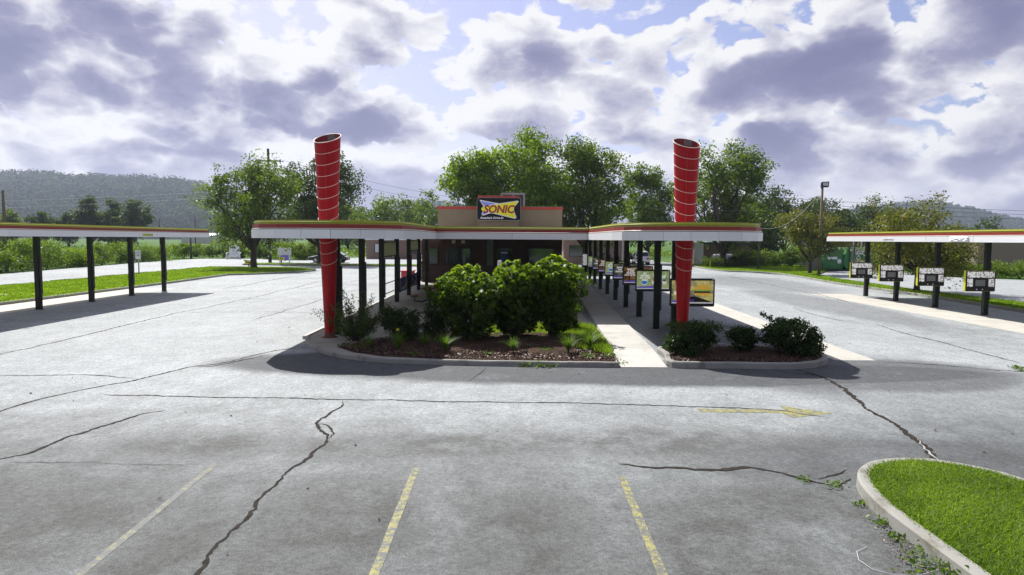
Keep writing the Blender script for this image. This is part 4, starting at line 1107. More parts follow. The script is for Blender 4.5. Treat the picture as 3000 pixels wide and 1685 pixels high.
# ------------------------------------------------------------------ vegetation builders
def lobes_points(lobes, n, rg, clump, dens_out=0.55):
    """clump centres in the outer part of the lobes, then leaves round every clump"""
    lb = np.array([l[:6] for l in lobes], float); vol = np.prod(lb[:, 3:6], axis=1); pr = vol ** .8 / (vol ** .8).sum()
    nc = max(6, n // clump[0]); w = rg.choice(len(lb), nc, p=pr)
    d = unit(rg.normal(size=(nc, 3))); r_ = rg.uniform(0, 1, nc) ** dens_out
    c = lb[w, :3] + d * r_[:, None] * lb[w, 3:6]
    cs = clump[1] * rg.uniform(.55, 1.35, nc)
    k = rg.integers(0, nc, n)
    p = c[k] + np.clip(rg.normal(size=(n, 3)), -1.6, 1.6) * cs[k][:, None] * np.array([1, 1, .75])
    ctr = lb[w[k], :3]; out = unit(p - ctr)
    ct = rg.uniform(0, 1, nc)
    return p, out, ct[k], c, w
def leaves(name, lobes, n, size, m, parent, rg, clump=(40, .35), aspect=.6, up=.35, zmin=.05, tint_bias=0.0, dens_out=.55, loc=(0, 0, 0), topgrad=0.0):
    p, out, ct, c, w = lobes_points(lobes, n, rg, clump, dens_out)
    keep = p[:, 2] > zmin; p, out, ct = p[keep], out[keep], ct[keep]
    tint = np.clip(ct * .55 + rg.uniform(0, .45, len(p)) + tint_bias, 0, 1)
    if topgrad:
        zz = (p[:, 2] - p[:, 2].min()) / max(1e-6, np.ptp(p[:, 2])); tint = np.clip(tint * (1 - topgrad) + topgrad * zz ** 2.2 * rg.uniform(.75, 1.2, len(p)), 0, 1)  # brighter tint towards the top paints in the look of lit foliage
    v = leaf_verts(p, size, aspect, up, rg, outward=out, ow=.6)
    return link_mesh(name, fast_mesh(name, v, 4, tint, m), parent, loc), c
def limb(mb, a, b, r0, r1, rg, bend=.12, k=4, n=6):
    a = np.array(a, float); b = np.array(b, float); L = np.linalg.norm(b - a); off = rg.normal(size=3) * L * bend; off[2] = abs(off[2]) * .4
    pts = []; rs = []
    for i in range(k + 1):
        t = i / k; p = a * (1 - t) + b * t + off * math.sin(math.pi * t); pts.append(tuple(p)); rs.append(r0 * (1 - t) + r1 * t)
    mb.tube(pts, rs, n, False); return pts
def tree(name, label, loc, H, lobes, trunk_r, fork, nleaf, size, m, seed, group=None, bark='bark', clump=(38, .45), limbs=9, lean=(0, 0), aspect=.62, cat='tree', dens_out=.55, twig=3):
    """lobes are given relative to the foot: (x, y, z, rx, ry, rz)"""
    rg = np.random.default_rng(seed); root = empty(name, loc, label=label, cat=cat, group=group)
    cr, cl_ = leaves('crown', lobes, nleaf, size, m, root, rg, clump, aspect, dens_out=dens_out)
    tb = MB(); top = np.array([lean[0], lean[1], fork])
    pts = [(0, 0, -.1), (lean[0] * .3, lean[1] * .3, fork * .45), tuple(top)]
    tb.tube([(0, 0, -.1), (0, 0, .12)] + [(lean[0] * t, lean[1] * t, fork * t) for t in (.3, .6, 1.0)], [trunk_r * 1.45, trunk_r * 1.12, trunk_r, trunk_r * .92, trunk_r * .85], 9, False)
    bb = MB(); far = sorted(range(len(cl_)), key=lambda i: rg.uniform())[:limbs * (1 + twig)]
    targets = [cl_[i] for i in far]
    for i in range(min(limbs, len(targets))):
        tg = targets[i]; mid = top + (tg - top) * .92
        lp = limb(bb, top - np.array([0, 0, rg.uniform(0, .25) * fork]), mid, trunk_r * rg.uniform(.42, .62), trunk_r * .08, rg, .10, 5, 6)
        for q in range(twig):
            j = limbs + i * twig + q
            if j >= len(targets): break
            s_ = lp[2 + (q % 3)]
            limb(bb, s_, np.array(s_) + (targets[j] - np.array(s_)) * .8, trunk_r * .2, trunk_r * .03, rg, .1, 3, 5)
    t_ = tb.build('trunk', bark, root, world=False); bb.build('branches', bark, root, world=False)
    return root
def auto_lobes(x, y, z0, z1, w, n, rg, flat=1.0):
    """lobes that fill an uneven egg from z0 to z1 and width w"""
    out = [(x, y, (z0 + z1) / 2, w * .36, w * .33, (z1 - z0) * .40)]
    for i in range(n):
        a = 2 * math.pi * (i + rg.uniform(-.3, .3)) / n; t = rg.uniform(.12, .92); rr = w * .5 * math.sin(math.pi * min(.95, t * .8 + .14)) ** .8
        s_ = w * rg.uniform(.14, .22)
        out.append((x + math.cos(a) * (rr - s_ * .55), y + math.sin(a) * (rr - s_ * .55), z0 + (z1 - z0) * t, s_, s_, s_ * rg.uniform(.8, 1.25)))
    out.append((x + rg.uniform(-.1, .1) * w, y, z1 - w * .13, w * .15, w * .15, w * .14))
    return out
def shrub(name, label, loc, lobes, n, size, m, seed, group=None, clump=(26, .10), stems=5, aspect=.6, up=.3, cat='shrub', topgrad=0.0, dens_out=.5, bark='bark', stem_r=.018, zmin=.03):
    rg = np.random.default_rng(seed); root = empty(name, loc, label=label, cat=cat, group=group)
    o, c = leaves('foliage', lobes, n, size, m, root, rg, clump, aspect, up, zmin=zmin, topgrad=topgrad, dens_out=dens_out)
    sb = MB()
    for i in range(stems):
        t = c[rg.integers(0, len(c))]; limb(sb, (rg.uniform(-.06, .06), rg.uniform(-.06, .06), -.05), t * np.array([.9, .9, .92]), stem_r, stem_r * .25, rg, .08, 4, 5)
    sb.build('stem', bark, root, world=False)
    return root

# ------------------------------------------------------------------ planting by the restaurant
rgq = np.random.default_rng(21)
def big_shrub(label, loc, H, W_, seed, foot=.30, shoots=170):
    """vase of leafy shoots: big drooping leaves along each, a rosette of young leaves at the tip"""
    rg = np.random.default_rng(seed); root = empty('large_leaf_shrub', loc, label=label, cat='shrub', group='large leafed shrubs in the front bed')
    P_ = []; Tn = []; sb = MB()
    lump = rg.uniform(0, 6.28, 3)
    for i in range(shoots):
        a = rg.uniform(0, 6.28); u_ = rg.uniform(0, 1)
        bul = 1 + .13 * math.sin(3 * a + lump[0]) + .09 * math.sin(5 * a + lump[1])
        if u_ < .48:                                   # crown
            r_ = W_ * .5 * math.sqrt(rg.uniform(0, 1)) * .92 * bul; z = H * (1.0 - .34 * (r_ / (W_ * .5)) ** 2.4) * rg.uniform(.86, 1.06)
        else:                                          # flanks, narrowing to the foot
            t = rg.uniform(.10, .82); r_ = W_ * .5 * (foot + (1 - foot) * min(1, t / .62) ** .8) * rg.uniform(.82, 1.06) * bul; z = H * t
        tip = np.array([math.cos(a) * r_, math.sin(a) * r_ * .92, z]); b0 = np.array([rg.normal() * .10, rg.normal() * .10, .05])
        mid = np.array([tip[0] * .45, tip[1] * .45, tip[2] * .55])
        if i % 4 == 0: sb.tube([tuple(b0), tuple(mid), tuple(tip)], [.018, .011, .004], 5, False)
        n = rg.integers(24, 36); t = rg.uniform(.38, 1.0, n) ** .7
        q = np.where(t[:, None] < .5, b0 + (mid - b0) * t[:, None] * 2, mid + (tip - mid) * (t[:, None] * 2 - 1)) + rg.normal(size=(n, 3)) * .085 * (1.25 - t[:, None] * .6)
        P_.append(q); Tn.append(np.clip(.05 + .42 * t ** 3 + .22 * (z / H) ** 2 + rg.uniform(-.12, .16, n), 0, .8))  # tint here and at the rosettes rises with height: lit tops painted in
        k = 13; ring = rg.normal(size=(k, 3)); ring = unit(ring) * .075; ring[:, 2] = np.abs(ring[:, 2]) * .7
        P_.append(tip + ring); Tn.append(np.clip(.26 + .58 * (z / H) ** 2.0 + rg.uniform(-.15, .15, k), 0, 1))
    P_ = np.concatenate(P_); Tn = np.concatenate(Tn); kp = P_[:, 2] > .06; P_, Tn = P_[kp], Tn[kp]
    out = unit(P_ * np.array([1, 1, .3]) - np.array([0, 0, H * .2]))
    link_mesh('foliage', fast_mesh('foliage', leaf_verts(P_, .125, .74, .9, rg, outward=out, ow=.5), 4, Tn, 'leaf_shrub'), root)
    for k in range(4): sb.tube([(rg.normal() * .06, rg.normal() * .06, -.05), (rg.normal() * .12, rg.normal() * .12, H * .35), (rg.normal() * .25, rg.normal() * .25, H * .7)], [.035, .026, .012], 6, False)
    sb.build('stem', 'bark', root, world=False)
    return root
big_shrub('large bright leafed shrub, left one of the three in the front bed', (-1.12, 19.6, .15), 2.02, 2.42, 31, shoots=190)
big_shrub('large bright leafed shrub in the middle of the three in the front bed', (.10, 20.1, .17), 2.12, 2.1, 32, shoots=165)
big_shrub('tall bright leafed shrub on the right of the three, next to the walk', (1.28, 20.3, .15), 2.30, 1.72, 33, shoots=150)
def box_bush(label, loc, W_, H_, seed, n=7000, D_=None, holes=0, size=.062, m='leaf_boxwood'):
    rg = np.random.default_rng(seed); D_ = D_ or W_ * .9; lb = [(0, 0, H_ * .52, W_ * .42, D_ * .42, H_ * .44)]
    for i in range(13):
        a = rg.uniform(0, 6.28); t = rg.uniform(.15, .9); lb.append((math.cos(a) * W_ * .34, math.sin(a) * D_ * .34, H_ * t, W_ * .16, D_ * .16, H_ * .15))
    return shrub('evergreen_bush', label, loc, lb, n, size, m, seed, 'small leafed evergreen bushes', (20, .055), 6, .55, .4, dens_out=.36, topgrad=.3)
box_bush('round dark evergreen bush beside the feathery shrub in the left bed', (-3.15, 19.35, .12), 1.30, .98, 41)
box_bush('narrow dark evergreen bush left of the large leafy shrubs', (-2.2, 20.2, .12), .92, .98, 42, 4500)
box_bush('small evergreen bush at the edge of the walk behind the leafy shrubs', (1.75, 21.9, .12), .95, .85, 43, 4200, m='leaf_shrub', size=.07)
box_bush('spreading evergreen bush at the walk end of the right bed', (4.55, 17.3, .15), 1.5, .84, 44, 9000)
box_bush('small thin evergreen bush in the middle of the right bed', (6.02, 17.7, .15), .88, .70, 45, 3400)
box_bush('large rounded evergreen bush at the curved end of the right bed', (7.12, 17.25, .15), 1.62, .96, 46, 11000)
sp_ = empty('leafy_sprig', (6.75, 17.35, 1.05), label='long leafy sprig sticking out of the large rounded evergreen bush', cat='sprig')
rg = np.random.default_rng(9); P_ = np.array(smooth_line([(6.62, 17.3), (6.45, 17.2), (6.3, 17.12)], 6)); zs = np.linspace(1.05, 1.22, len(P_)); q = np.stack([P_[:, 0], P_[:, 1], zs], 1)
pts = np.repeat(q, 7, 0) + rg.normal(size=(len(q) * 7, 3)) * .035 - np.array([6.75, 17.35, 1.05])
link_mesh('foliage', fast_mesh('foliage', leaf_verts(pts, .07, .5, .3, rg), 4, rg.uniform(.3, 1, len(pts)), 'leaf_boxwood'), sp_)
MB().tube([(6.8, 17.35, .98)] + [tuple(v) for v in q], .008, 5).build('stem', 'bark', sp_)
# feathery shrub by the left column
rg = np.random.default_rng(51); root = empty('feathery_shrub', (-4.5, 19.45, .11), label='airy feathery shrub growing against the left red column', cat='shrub'); sb = MB(); pts = []
for i in range(60):
    a = rg.uniform(0, 6.28); sl = rg.uniform(.15, .95); L = rg.uniform(.7, 1.75) * (1.05 - .25 * sl)
    tip = np.array([math.cos(a) * sl * L * 1.15, math.sin(a) * sl * L * .8, L * (1.0 - .5 * sl)])
    lp = limb(sb, (rg.normal() * .05, rg.normal() * .05, 0), tip, .011, .003, rg, .08, 5, 4)
    for t in np.linspace(.25, 1, 26):
        c = tip * t; pts.append(np.array(c) + rg.normal(size=(4, 3)) * .045)
pts = np.concatenate(pts); link_mesh('foliage', fast_mesh('foliage', leaf_verts(pts, .062, .42, .3, rg), 4, rg.uniform(0, 1, len(pts)), 'leaf_nandina'), root); sb.build('stem', 'bark', root, world=False)
# tufts of lily leaves
def tuft(label, loc, H, n, seed, flower=False):
    rg = np.random.default_rng(seed); root = empty('lily_tuft', loc, label=label, cat='plant', group='tufts of strap leaves in the front bed'); vs = []
    for i in range(n):
        a = rg.uniform(0, 6.28); L = H * rg.uniform(.7, 1.25); out = rg.uniform(.25, .95); d = np.array([math.cos(a), math.sin(a), 0]); s_ = np.array([-d[1], d[0], 0]) * rg.uniform(.008, .014)
        pr = None
        for t in (0, .35, .7, 1.0):
            c = d * L * out * t ** 1.6 * .9 + np.array([0, 0, L * (t - .45 * out * t ** 2.4)]); w = s_ * (1 - t * .85)
            if pr is not None: vs += [pr[0] - pr[1], pr[0] + pr[1], c + w, c - w]
            pr = (c, w)
    vs = np.array(vs); link_mesh('leaf_blades', fast_mesh('leaf_blades', vs, 4, np.repeat(rg.uniform(0, 1, n), 3), 'leaf_lily'), root)
    if flower:
        f = MB(); 
        for k in range(6):
            a = k * 1.047; f.add([(0, -.05, H * 1.05), (.03 * math.cos(a) - .01, -.05, H * 1.05 + .03 * math.sin(a)), (.055 * math.cos(a + .3), -.06, H * 1.05 + .055 * math.sin(a + .3)), (.03 * math.cos(a + .6), -.05, H * 1.05 + .03 * math.sin(a + .6))], [(0, 1, 2, 3)])
        f.build('flower', 'flower_yellow', root, world=False)
for k, (x, y, h_, n_, fl, lb) in enumerate([(-3.75, 17.75, .32, 60, 0, 'low tuft of strap leaves nearest the curved left curb'), (-2.95, 17.6, .42, 80, 1, 'tuft of strap leaves with one yellow flower'),
        (-2.35, 18.2, .34, 60, 0, 'tuft of strap leaves in front of the narrow evergreen bush'), (-1.70, 17.35, .42, 110, 0, 'bright yellow green tuft of strap leaves alone in the mulch'),
        (.05, 17.3, .36, 70, 0, 'dark green tuft of strap leaves in front of the middle shrub'), (1.45, 17.3, .42, 100, 0, 'dense tuft of strap leaves left of the walk corner'),
        (2.05, 17.9, .46, 100, 0, 'tall tuft of strap leaves along the walk'), (2.2, 18.9, .36, 70, 0, 'tuft of strap leaves beside the grass patch by the walk')]):
    tuft(lb, (x, y, .15), h_ * 1.25, int(n_ * 1.5), 60 + k, fl)

# ------------------------------------------------------------------ grass, mulch and small litter
def blades(name, label, poly, n, h, w, z, m, seed, cat='grass', weight=None, lean=.6):
    rg = np.random.default_rng(seed); p = sample_poly(poly, n, rg, weight); a = rg.uniform(0, 6.28, n); hh = h * rg.uniform(.5, 1.3, n); ww = w * rg.uniform(.6, 1.3, n)
    b = np.stack([p[:, 0], p[:, 1], np.full(n, z)], 1); s_ = np.stack([np.cos(a), np.sin(a), np.zeros(n)], 1) * ww[:, None] * .5
    tip = b + np.stack([np.cos(a + 1.57 + rg.normal(0, .6, n)) * hh * lean * rg.uniform(.2, 1.2, n), np.sin(a + 1.57 + rg.normal(0, .6, n)) * hh * lean * rg.uniform(.2, 1.2, n), hh], 1)
    v = np.stack([b - s_, b + s_, tip], 1).reshape(-1, 3)
    patch = np.sin(p[:, 0] * 3.1 + 1.3 * np.sin(p[:, 1] * 2.3)) * np.sin(p[:, 1] * 2.7 + np.sin(p[:, 0] * 1.9)) * .16
    tint = np.clip(rg.beta(2.2, 2.6, n) * .9 + patch, 0, 1)
    o = link_mesh(name, fast_mesh(name, v, 3, tint, m), None); tag(o, label, cat, kind='stuff'); return o
blades('grass', 'thick green grass filling the curbed island in front', offset_line(ISL, -.13), 120000, .050, .016, .12, 'grass_blade', 1, lean=1.5, weight=lambda p: (p[:, 1] > 4.2) * 1.0)
blades('grass', 'mown green grass on the left lawn strip', LEFT_LAWN, 120000, .07, .055, .09, 'grass_blade', 2, weight=lambda p: (p[:, 1] > 24) * np.clip(32 / np.maximum(p[:, 1], 1), .2, 1))
blades('grass', 'mown green grass on the right lawn strip', RIGHT_LAWN, 90000, .07, .06, .09, 'grass_blade', 3, weight=lambda p: (p[:, 1] > 24) * np.clip(32 / np.maximum(p[:, 1], 1), .2, 1))
blades('grass', 'green grass patch between the leafy shrubs and the walk', [(1.5, 18.4), (2.5, 17.0), (2.66, 18.0), (2.72, 22.8), (1.8, 23.3), (-.8, 22.5), (-2.0, 21.6), (-1.5, 20.8), (1.3, 20.6)], 26000, .15, .016, .12, 'grass_blade', 4)
blades('grass', 'thin grass on the far median behind the lot', MED, 9000, .10, .10, .09, 'grass_blade', 5)
blades('grass', 'grass under the trees behind the restaurant', REAR, 12000, .09, .09, .09, 'grass_blade', 6)
def chips(name, label, poly, n, z, seed, size=.05, m='mulch_chip', cat='mulch'):
    rg = np.random.default_rng(seed); p = sample_poly(poly, n, rg); c = np.stack([p[:, 0], p[:, 1], z + rg.uniform(0, .035, n)], 1)
    o = link_mesh(name, fast_mesh(name, leaf_verts(c, size, .55, 1.4, rg), 4, rg.beta(1.6, 1.8, n), m), None); tag(o, label, cat, kind='stuff')
chips('mulch', 'reddish brown bark mulch in the left bed', BEDL, 15000, .14, 7, .065)
chips('mulch', 'dark bark mulch in the right bed', BEDR_IN, 9000, .15, 8)
chips('leaf_litter', 'brown litter of dead leaves along the island curb', [(3.1, 4.8), (4.03, 4.8), (4.03, 7.2), (3.95, 7.2), (3.6, 6.2)], 900, .008, 12, .022, cat='litter')
def weeds(label, spots, seed, n=90, s_=.10):
    rg = np.random.default_rng(seed); P_ = np.concatenate([np.array([x, y, .02]) + rg.normal(size=(int(n * k), 3)) * np.array([.12, .12, .04]) * k for x, y, k in spots]); P_[:, 2] = np.abs(P_[:, 2]) + .01 + (.13 if seed == 15 else 0)
    o = link_mesh('weeds', fast_mesh('weeds', leaf_verts(P_, s_ * .5, .5, .8, rg), 4, rg.uniform(.2, 1, len(P_)), 'leaf_lily'), None); tag(o, label, 'weeds', kind='stuff')
weeds('small weeds growing along the foot of the island curb', [(4.0, 6.35, 1.0), (3.92, 6.05, 1.3), (3.95, 5.75, 1.2), (4.02, 7.2, .6), (3.95, 5.5, .8), (3.98, 6.8, .5), (4.02, 7.7, .3), (4.05, 8.32, .5), (3.75, 8.5, .35)], 13)
weeds('weeds growing out of the bed edge over the curb and walk corner', [(.6, 16.25, 1.3), (.9, 16.2, 1.0), (2.5, 16.6, 1.2), (2.45, 17.2, 1.2), (.3, 16.25, .8), (-3.9, 17.6, .9), (12.2, 16.3, .6), (12.1, 16.0, .6)], 14, s_=.13)
weeds('low green ground weeds spreading through the left bed', [(-2.5, 17.0, .7), (-2.2, 19.0, 1.2), (-1.9, 19.6, 1.4), (-.5, 20.2, 1.2), (.7, 19.6, 1.2), (.9, 17.6, .9), (2.4, 17.6, 1.1), (2.45, 16.9, .9), (1.9, 16.8, .8), (-.3, 18.6, .9), (-.6, 17.1, .5), (.5, 18.3, .8), (-4.0, 18.0, .9), (-4.4, 18.3, .7)], 15, 80, .13)
wl_ = MB().tube(smooth_line([(3.45, 6.62, .01), (3.33, 6.45, .012), (3.32, 6.22, .012), (3.45, 6.05, .015), (3.72, 6.0, .05), (3.92, 6.03, .08)], 5) if False else [(3.55, 6.60, .012), (3.40, 6.50, .012), (3.33, 6.32, .012), (3.36, 6.14, .014), (3.50, 6.03, .016), (3.75, 6.01, .03), (3.93, 6.05, .06)], .0025, 6).build('loose_wire', 'wire_pale')
tag(wl_, 'loop of thin pale wire lying beside the island curb', 'wire')
rg = np.random.default_rng(77); vs = []
pb = [(rg.uniform(-11, 11), rg.uniform(6, 24)) for _ in range(110)]
c = np.array([(x, y, .012) for x, y in pb if not (-6.3 < x < 8.3 and y > 15.8) and not (x > 3.9 and y < 9.3)])
o = link_mesh('pebbles', fast_mesh('pebbles', leaf_verts(c, .05, .7, 2, rg), 4, rg.uniform(0, .4, len(c)), 'mulch_chip'), None); tag(o, 'dark specks of litter scattered over the lot', 'litter', kind='stuff')
o = link_mesh('clover_flowers', fast_mesh('clover_flowers', leaf_verts(np.concatenate([np.array([x, y, .19]) + rg.normal(size=(14, 3)) * np.array([.5, .4, .01]) for x, y in ((-25.6, 32.5), (-24.6, 33.2), (-26.2, 33.0), (-25, 31.5))]), .10, .9, 3, rg), 4, rg.uniform(.97, 1, 56), 'leaf_weed'), None); tag(o, 'white clover flowers in the left lawn', 'flowers', kind='stuff')

# ------------------------------------------------------------------ trees
def T(name, label, loc, z0, z1, w, trunk_r, fork, n, size, m, seed, group=None, nl=11, **kw):
    rg = np.random.default_rng(seed + 500); return tree(name, label, loc, z1, auto_lobes(0, 0, z0, z1, w, nl, rg), trunk_r, fork, n, size, m, seed, group, **kw)
T('lawn_tree', 'spreading shade tree with bare lower limbs on the left lawn end', (-25.3, 66.8, .1), 2.4, 10.3, 9.2, .30, 1.9, 16000, .24, 'leaf_tree', 101, nl=13, limbs=16, twig=3, dens_out=.62, clump=(34, .42))
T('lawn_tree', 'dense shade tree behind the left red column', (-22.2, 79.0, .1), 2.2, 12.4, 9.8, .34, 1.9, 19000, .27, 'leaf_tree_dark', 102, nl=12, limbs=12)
g_ = 'tall trees behind the restaurant'
T('shade_tree', 'tall bright green tree directly behind the rooftop sign', (1.2, 70.0, .1), 2.2, 13.9, 9.8, .36, 2.3, 26000, .26, 'leaf_tree_bright', 103, g_, nl=14, limbs=12)
T('shade_tree', 'lower bright green tree behind the left end of the parapet', (-3.8, 69.0, .1), 1.8, 11.6, 7.6, .30, 2.0, 17000, .26, 'leaf_tree_bright', 104, g_, nl=12)
T('shade_tree', 'tall tree behind the right end of the parapet', (7.6, 71.0, .1), 2.4, 13.0, 9.2, .36, 2.4, 24000, .26, 'leaf_tree', 105, g_, nl=14, limbs=12)
T('shade_tree', 'smaller tree between the parapet trees and the right red column', (17.4, 88.0, 0), 1.9, 12.3, 8.4, .32, 2.0, 17000, .28, 'leaf_tree', 106, g_, nl=12)
T('shade_tree', 'big upright tree with open limbs right of the right red column', (24.2, 78.5, .1), 1.7, 14.5, 10.4, .40, 1.7, 21000, .27, 'leaf_tree', 107, nl=15, limbs=18, twig=3, dens_out=.62)
T('ornamental_tree', 'small reddish olive tree at the curb corner in front of the dumpster', (27.0, 61.9, .1), 1.75, 5.5, 6.2, .17, 1.25, 11000, .17, 'leaf_olive', 108, nl=13, limbs=14, clump=(30, .3))
T('ornamental_tree', 'wide olive green tree behind the right canopy', (24.3, 40.9, .1), 1.4, 5.3, 6.9, .16, 1.3, 17000, .14, 'leaf_olive', 109, nl=15, limbs=16, clump=(30, .26), dens_out=.62)
g_ = 'dark trees along the far right boundary'
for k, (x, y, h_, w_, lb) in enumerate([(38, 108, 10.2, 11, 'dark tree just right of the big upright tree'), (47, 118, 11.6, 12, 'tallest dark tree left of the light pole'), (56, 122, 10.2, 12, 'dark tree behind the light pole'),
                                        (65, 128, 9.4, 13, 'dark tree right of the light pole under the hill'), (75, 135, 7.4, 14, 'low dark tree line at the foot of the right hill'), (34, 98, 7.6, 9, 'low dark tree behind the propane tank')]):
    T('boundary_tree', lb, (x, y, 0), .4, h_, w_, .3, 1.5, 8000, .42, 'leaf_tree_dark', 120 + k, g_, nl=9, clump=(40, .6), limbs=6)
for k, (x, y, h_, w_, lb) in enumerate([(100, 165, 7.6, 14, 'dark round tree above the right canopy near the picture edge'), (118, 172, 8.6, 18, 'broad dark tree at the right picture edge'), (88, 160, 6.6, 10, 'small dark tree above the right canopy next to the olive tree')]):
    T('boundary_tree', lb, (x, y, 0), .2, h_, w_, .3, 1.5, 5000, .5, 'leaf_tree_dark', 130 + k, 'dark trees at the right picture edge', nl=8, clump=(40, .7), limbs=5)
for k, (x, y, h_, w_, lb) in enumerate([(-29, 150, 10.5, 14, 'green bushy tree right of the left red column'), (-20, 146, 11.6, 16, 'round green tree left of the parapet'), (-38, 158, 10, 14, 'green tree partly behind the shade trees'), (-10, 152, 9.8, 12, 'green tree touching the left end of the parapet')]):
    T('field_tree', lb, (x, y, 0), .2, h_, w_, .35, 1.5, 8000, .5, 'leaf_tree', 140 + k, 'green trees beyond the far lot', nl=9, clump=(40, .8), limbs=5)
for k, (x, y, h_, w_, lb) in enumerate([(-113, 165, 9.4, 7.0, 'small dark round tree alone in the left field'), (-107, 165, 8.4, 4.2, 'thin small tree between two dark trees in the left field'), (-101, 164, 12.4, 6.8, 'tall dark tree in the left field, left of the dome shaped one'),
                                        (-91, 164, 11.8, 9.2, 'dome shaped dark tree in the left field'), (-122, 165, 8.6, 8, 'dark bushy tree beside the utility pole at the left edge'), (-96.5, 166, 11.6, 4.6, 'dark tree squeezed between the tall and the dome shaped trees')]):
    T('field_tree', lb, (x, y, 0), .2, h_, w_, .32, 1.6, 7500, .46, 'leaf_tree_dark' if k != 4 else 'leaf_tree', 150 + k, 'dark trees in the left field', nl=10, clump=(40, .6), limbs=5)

# ------------------------------------------------------------------ hedgerow shrubs and tall weeds
def wild(label, loc, W_, H_, seed, n, size, m='leaf_weed', group='wild shrubs along the far side of the left road', D_=None):
    rg = np.random.default_rng(seed); D_ = D_ or W_; lb = [(0, 0, H_ * .42, W_ * .40, D_ * .40, H_ * .42)]
    for i in range(12):
        a = rg.uniform(0, 6.28); rr = rg.uniform(.3, 1); lb.append((math.cos(a) * W_ * .38 * rr, math.sin(a) * D_ * .38 * rr, H_ * rg.uniform(.15, .88), W_ * .15, D_ * .15, H_ * .16))
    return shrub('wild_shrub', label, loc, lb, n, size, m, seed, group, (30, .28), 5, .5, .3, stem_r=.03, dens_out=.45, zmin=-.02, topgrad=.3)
rg = np.random.default_rng(300)
for k in range(15):
    y = 40 + k * 3.4 + rg.uniform(-.6, .6); x = -41.3 - max(0, (y - 45)) * .09 - rg.uniform(.4, 1.4)
    wild('tangled bright green shrub in the hedgerow along the left road', (x, y, -.05), rg.uniform(3.6, 5.4), rg.uniform(1.7, 2.9), 310 + k, 3600, .17, 'leaf_weed' if k % 4 else 'leaf_tree_bright')
for k, (x, y, w_, h_) in enumerate([(-39.5, 51, 4.5, 2.9), (-45, 70, 4.5, 2.9), (-42.6, 59.5, 3.0, 3.0)]):
    wild('darker taller bush standing out of the left hedgerow', (x - 3, y, -.05), w_, h_, 340 + k, 4200, .16, 'leaf_tree', 'darker bushes in the left hedgerow')
for k in range(9):
    wild('tangled shrub in the thicket behind the white chair and the left lawn tree', (-47 + k * 2.5 + rg.uniform(-.5, .5), 99 + rg.uniform(-.6, 1.5) - (2.5 if k > 5 else 0), -.05), rg.uniform(3.6, 5.2), rg.uniform(2.2, 3.2), 350 + k, 2800, .22, 'leaf_weed' if k % 3 else 'leaf_tree_bright', 'thicket behind the white chair')
for k in range(9):
    wild('tangled green shrub in the bank behind the right lawn corner', (27.5 + k * 1.55 + rg.uniform(-.4, .4), 79.5 - k * .55 + rg.uniform(-.6, .6), 0), rg.uniform(2.6, 3.8), rg.uniform(1.7, 2.7), 370 + k, 2800, .18, 'leaf_weed' if k % 3 else 'leaf_tree', 'bank of shrubs behind the right lawn')
for k in range(9):
    wild('tangled green shrub in the bank beyond the right hand lot', (36.8 + k * 1.25 + rg.uniform(-.3, .3), 63.0 - k * 1.0 + rg.uniform(-.5, .5), 0), rg.uniform(2.6, 3.6), rg.uniform(1.1, 1.9), 390 + k, 2800, .15, 'leaf_weed' if k % 4 else 'leaf_tree', 'bank of shrubs beyond the right lot')
for k, (x, y, w_, h_, m_, lb) in enumerate([(22.6, 77.0, 2.6, 1.0, 'leaf_tree', 'low green shrub at the foot of the big upright tree'), (25.6, 76.6, 2.8, 1.5, 'leaf_tree_dark', 'dark shrub in front of the propane tank'), (24.2, 75.6, 2.2, .8, 'leaf_tree_dark', 'small dark shrub at the curb before the propane tank'),
        (18.8, 95, 4.5, 2.6, 'leaf_weed', 'bright shrub seen left of the right red column'), (13.0, 101, 4.5, 2.8, 'leaf_weed', 'bright shrub behind the parked cars')]):
    wild(lb, (x, y, .05), w_, h_, 410 + k, 2600, .15, m_, 'single shrubs round the far lot')
rg = np.random.default_rng(430); P_ = sample_poly([(-130, 100), (-45, 60), (-46, 100), (-26, 98), (-23, 116), (40, 120), (60, 150), (-130, 170)], 26000, rg); P_ = np.stack([P_[:, 0], P_[:, 1], rg.uniform(0, 1.0, len(P_)) ** 1.3 * np.where(P_[:, 1] < 112, 1.0, .8)], 1)
o = link_mesh('field_weeds', fast_mesh('field_weeds', leaf_verts(P_, .42, .5, .3, rg), 4, rg.beta(2, 2, len(P_)) * .9, 'leaf_weed'), None); tag(o, 'tall green weeds covering the field beyond the road', 'weeds', kind='stuff')

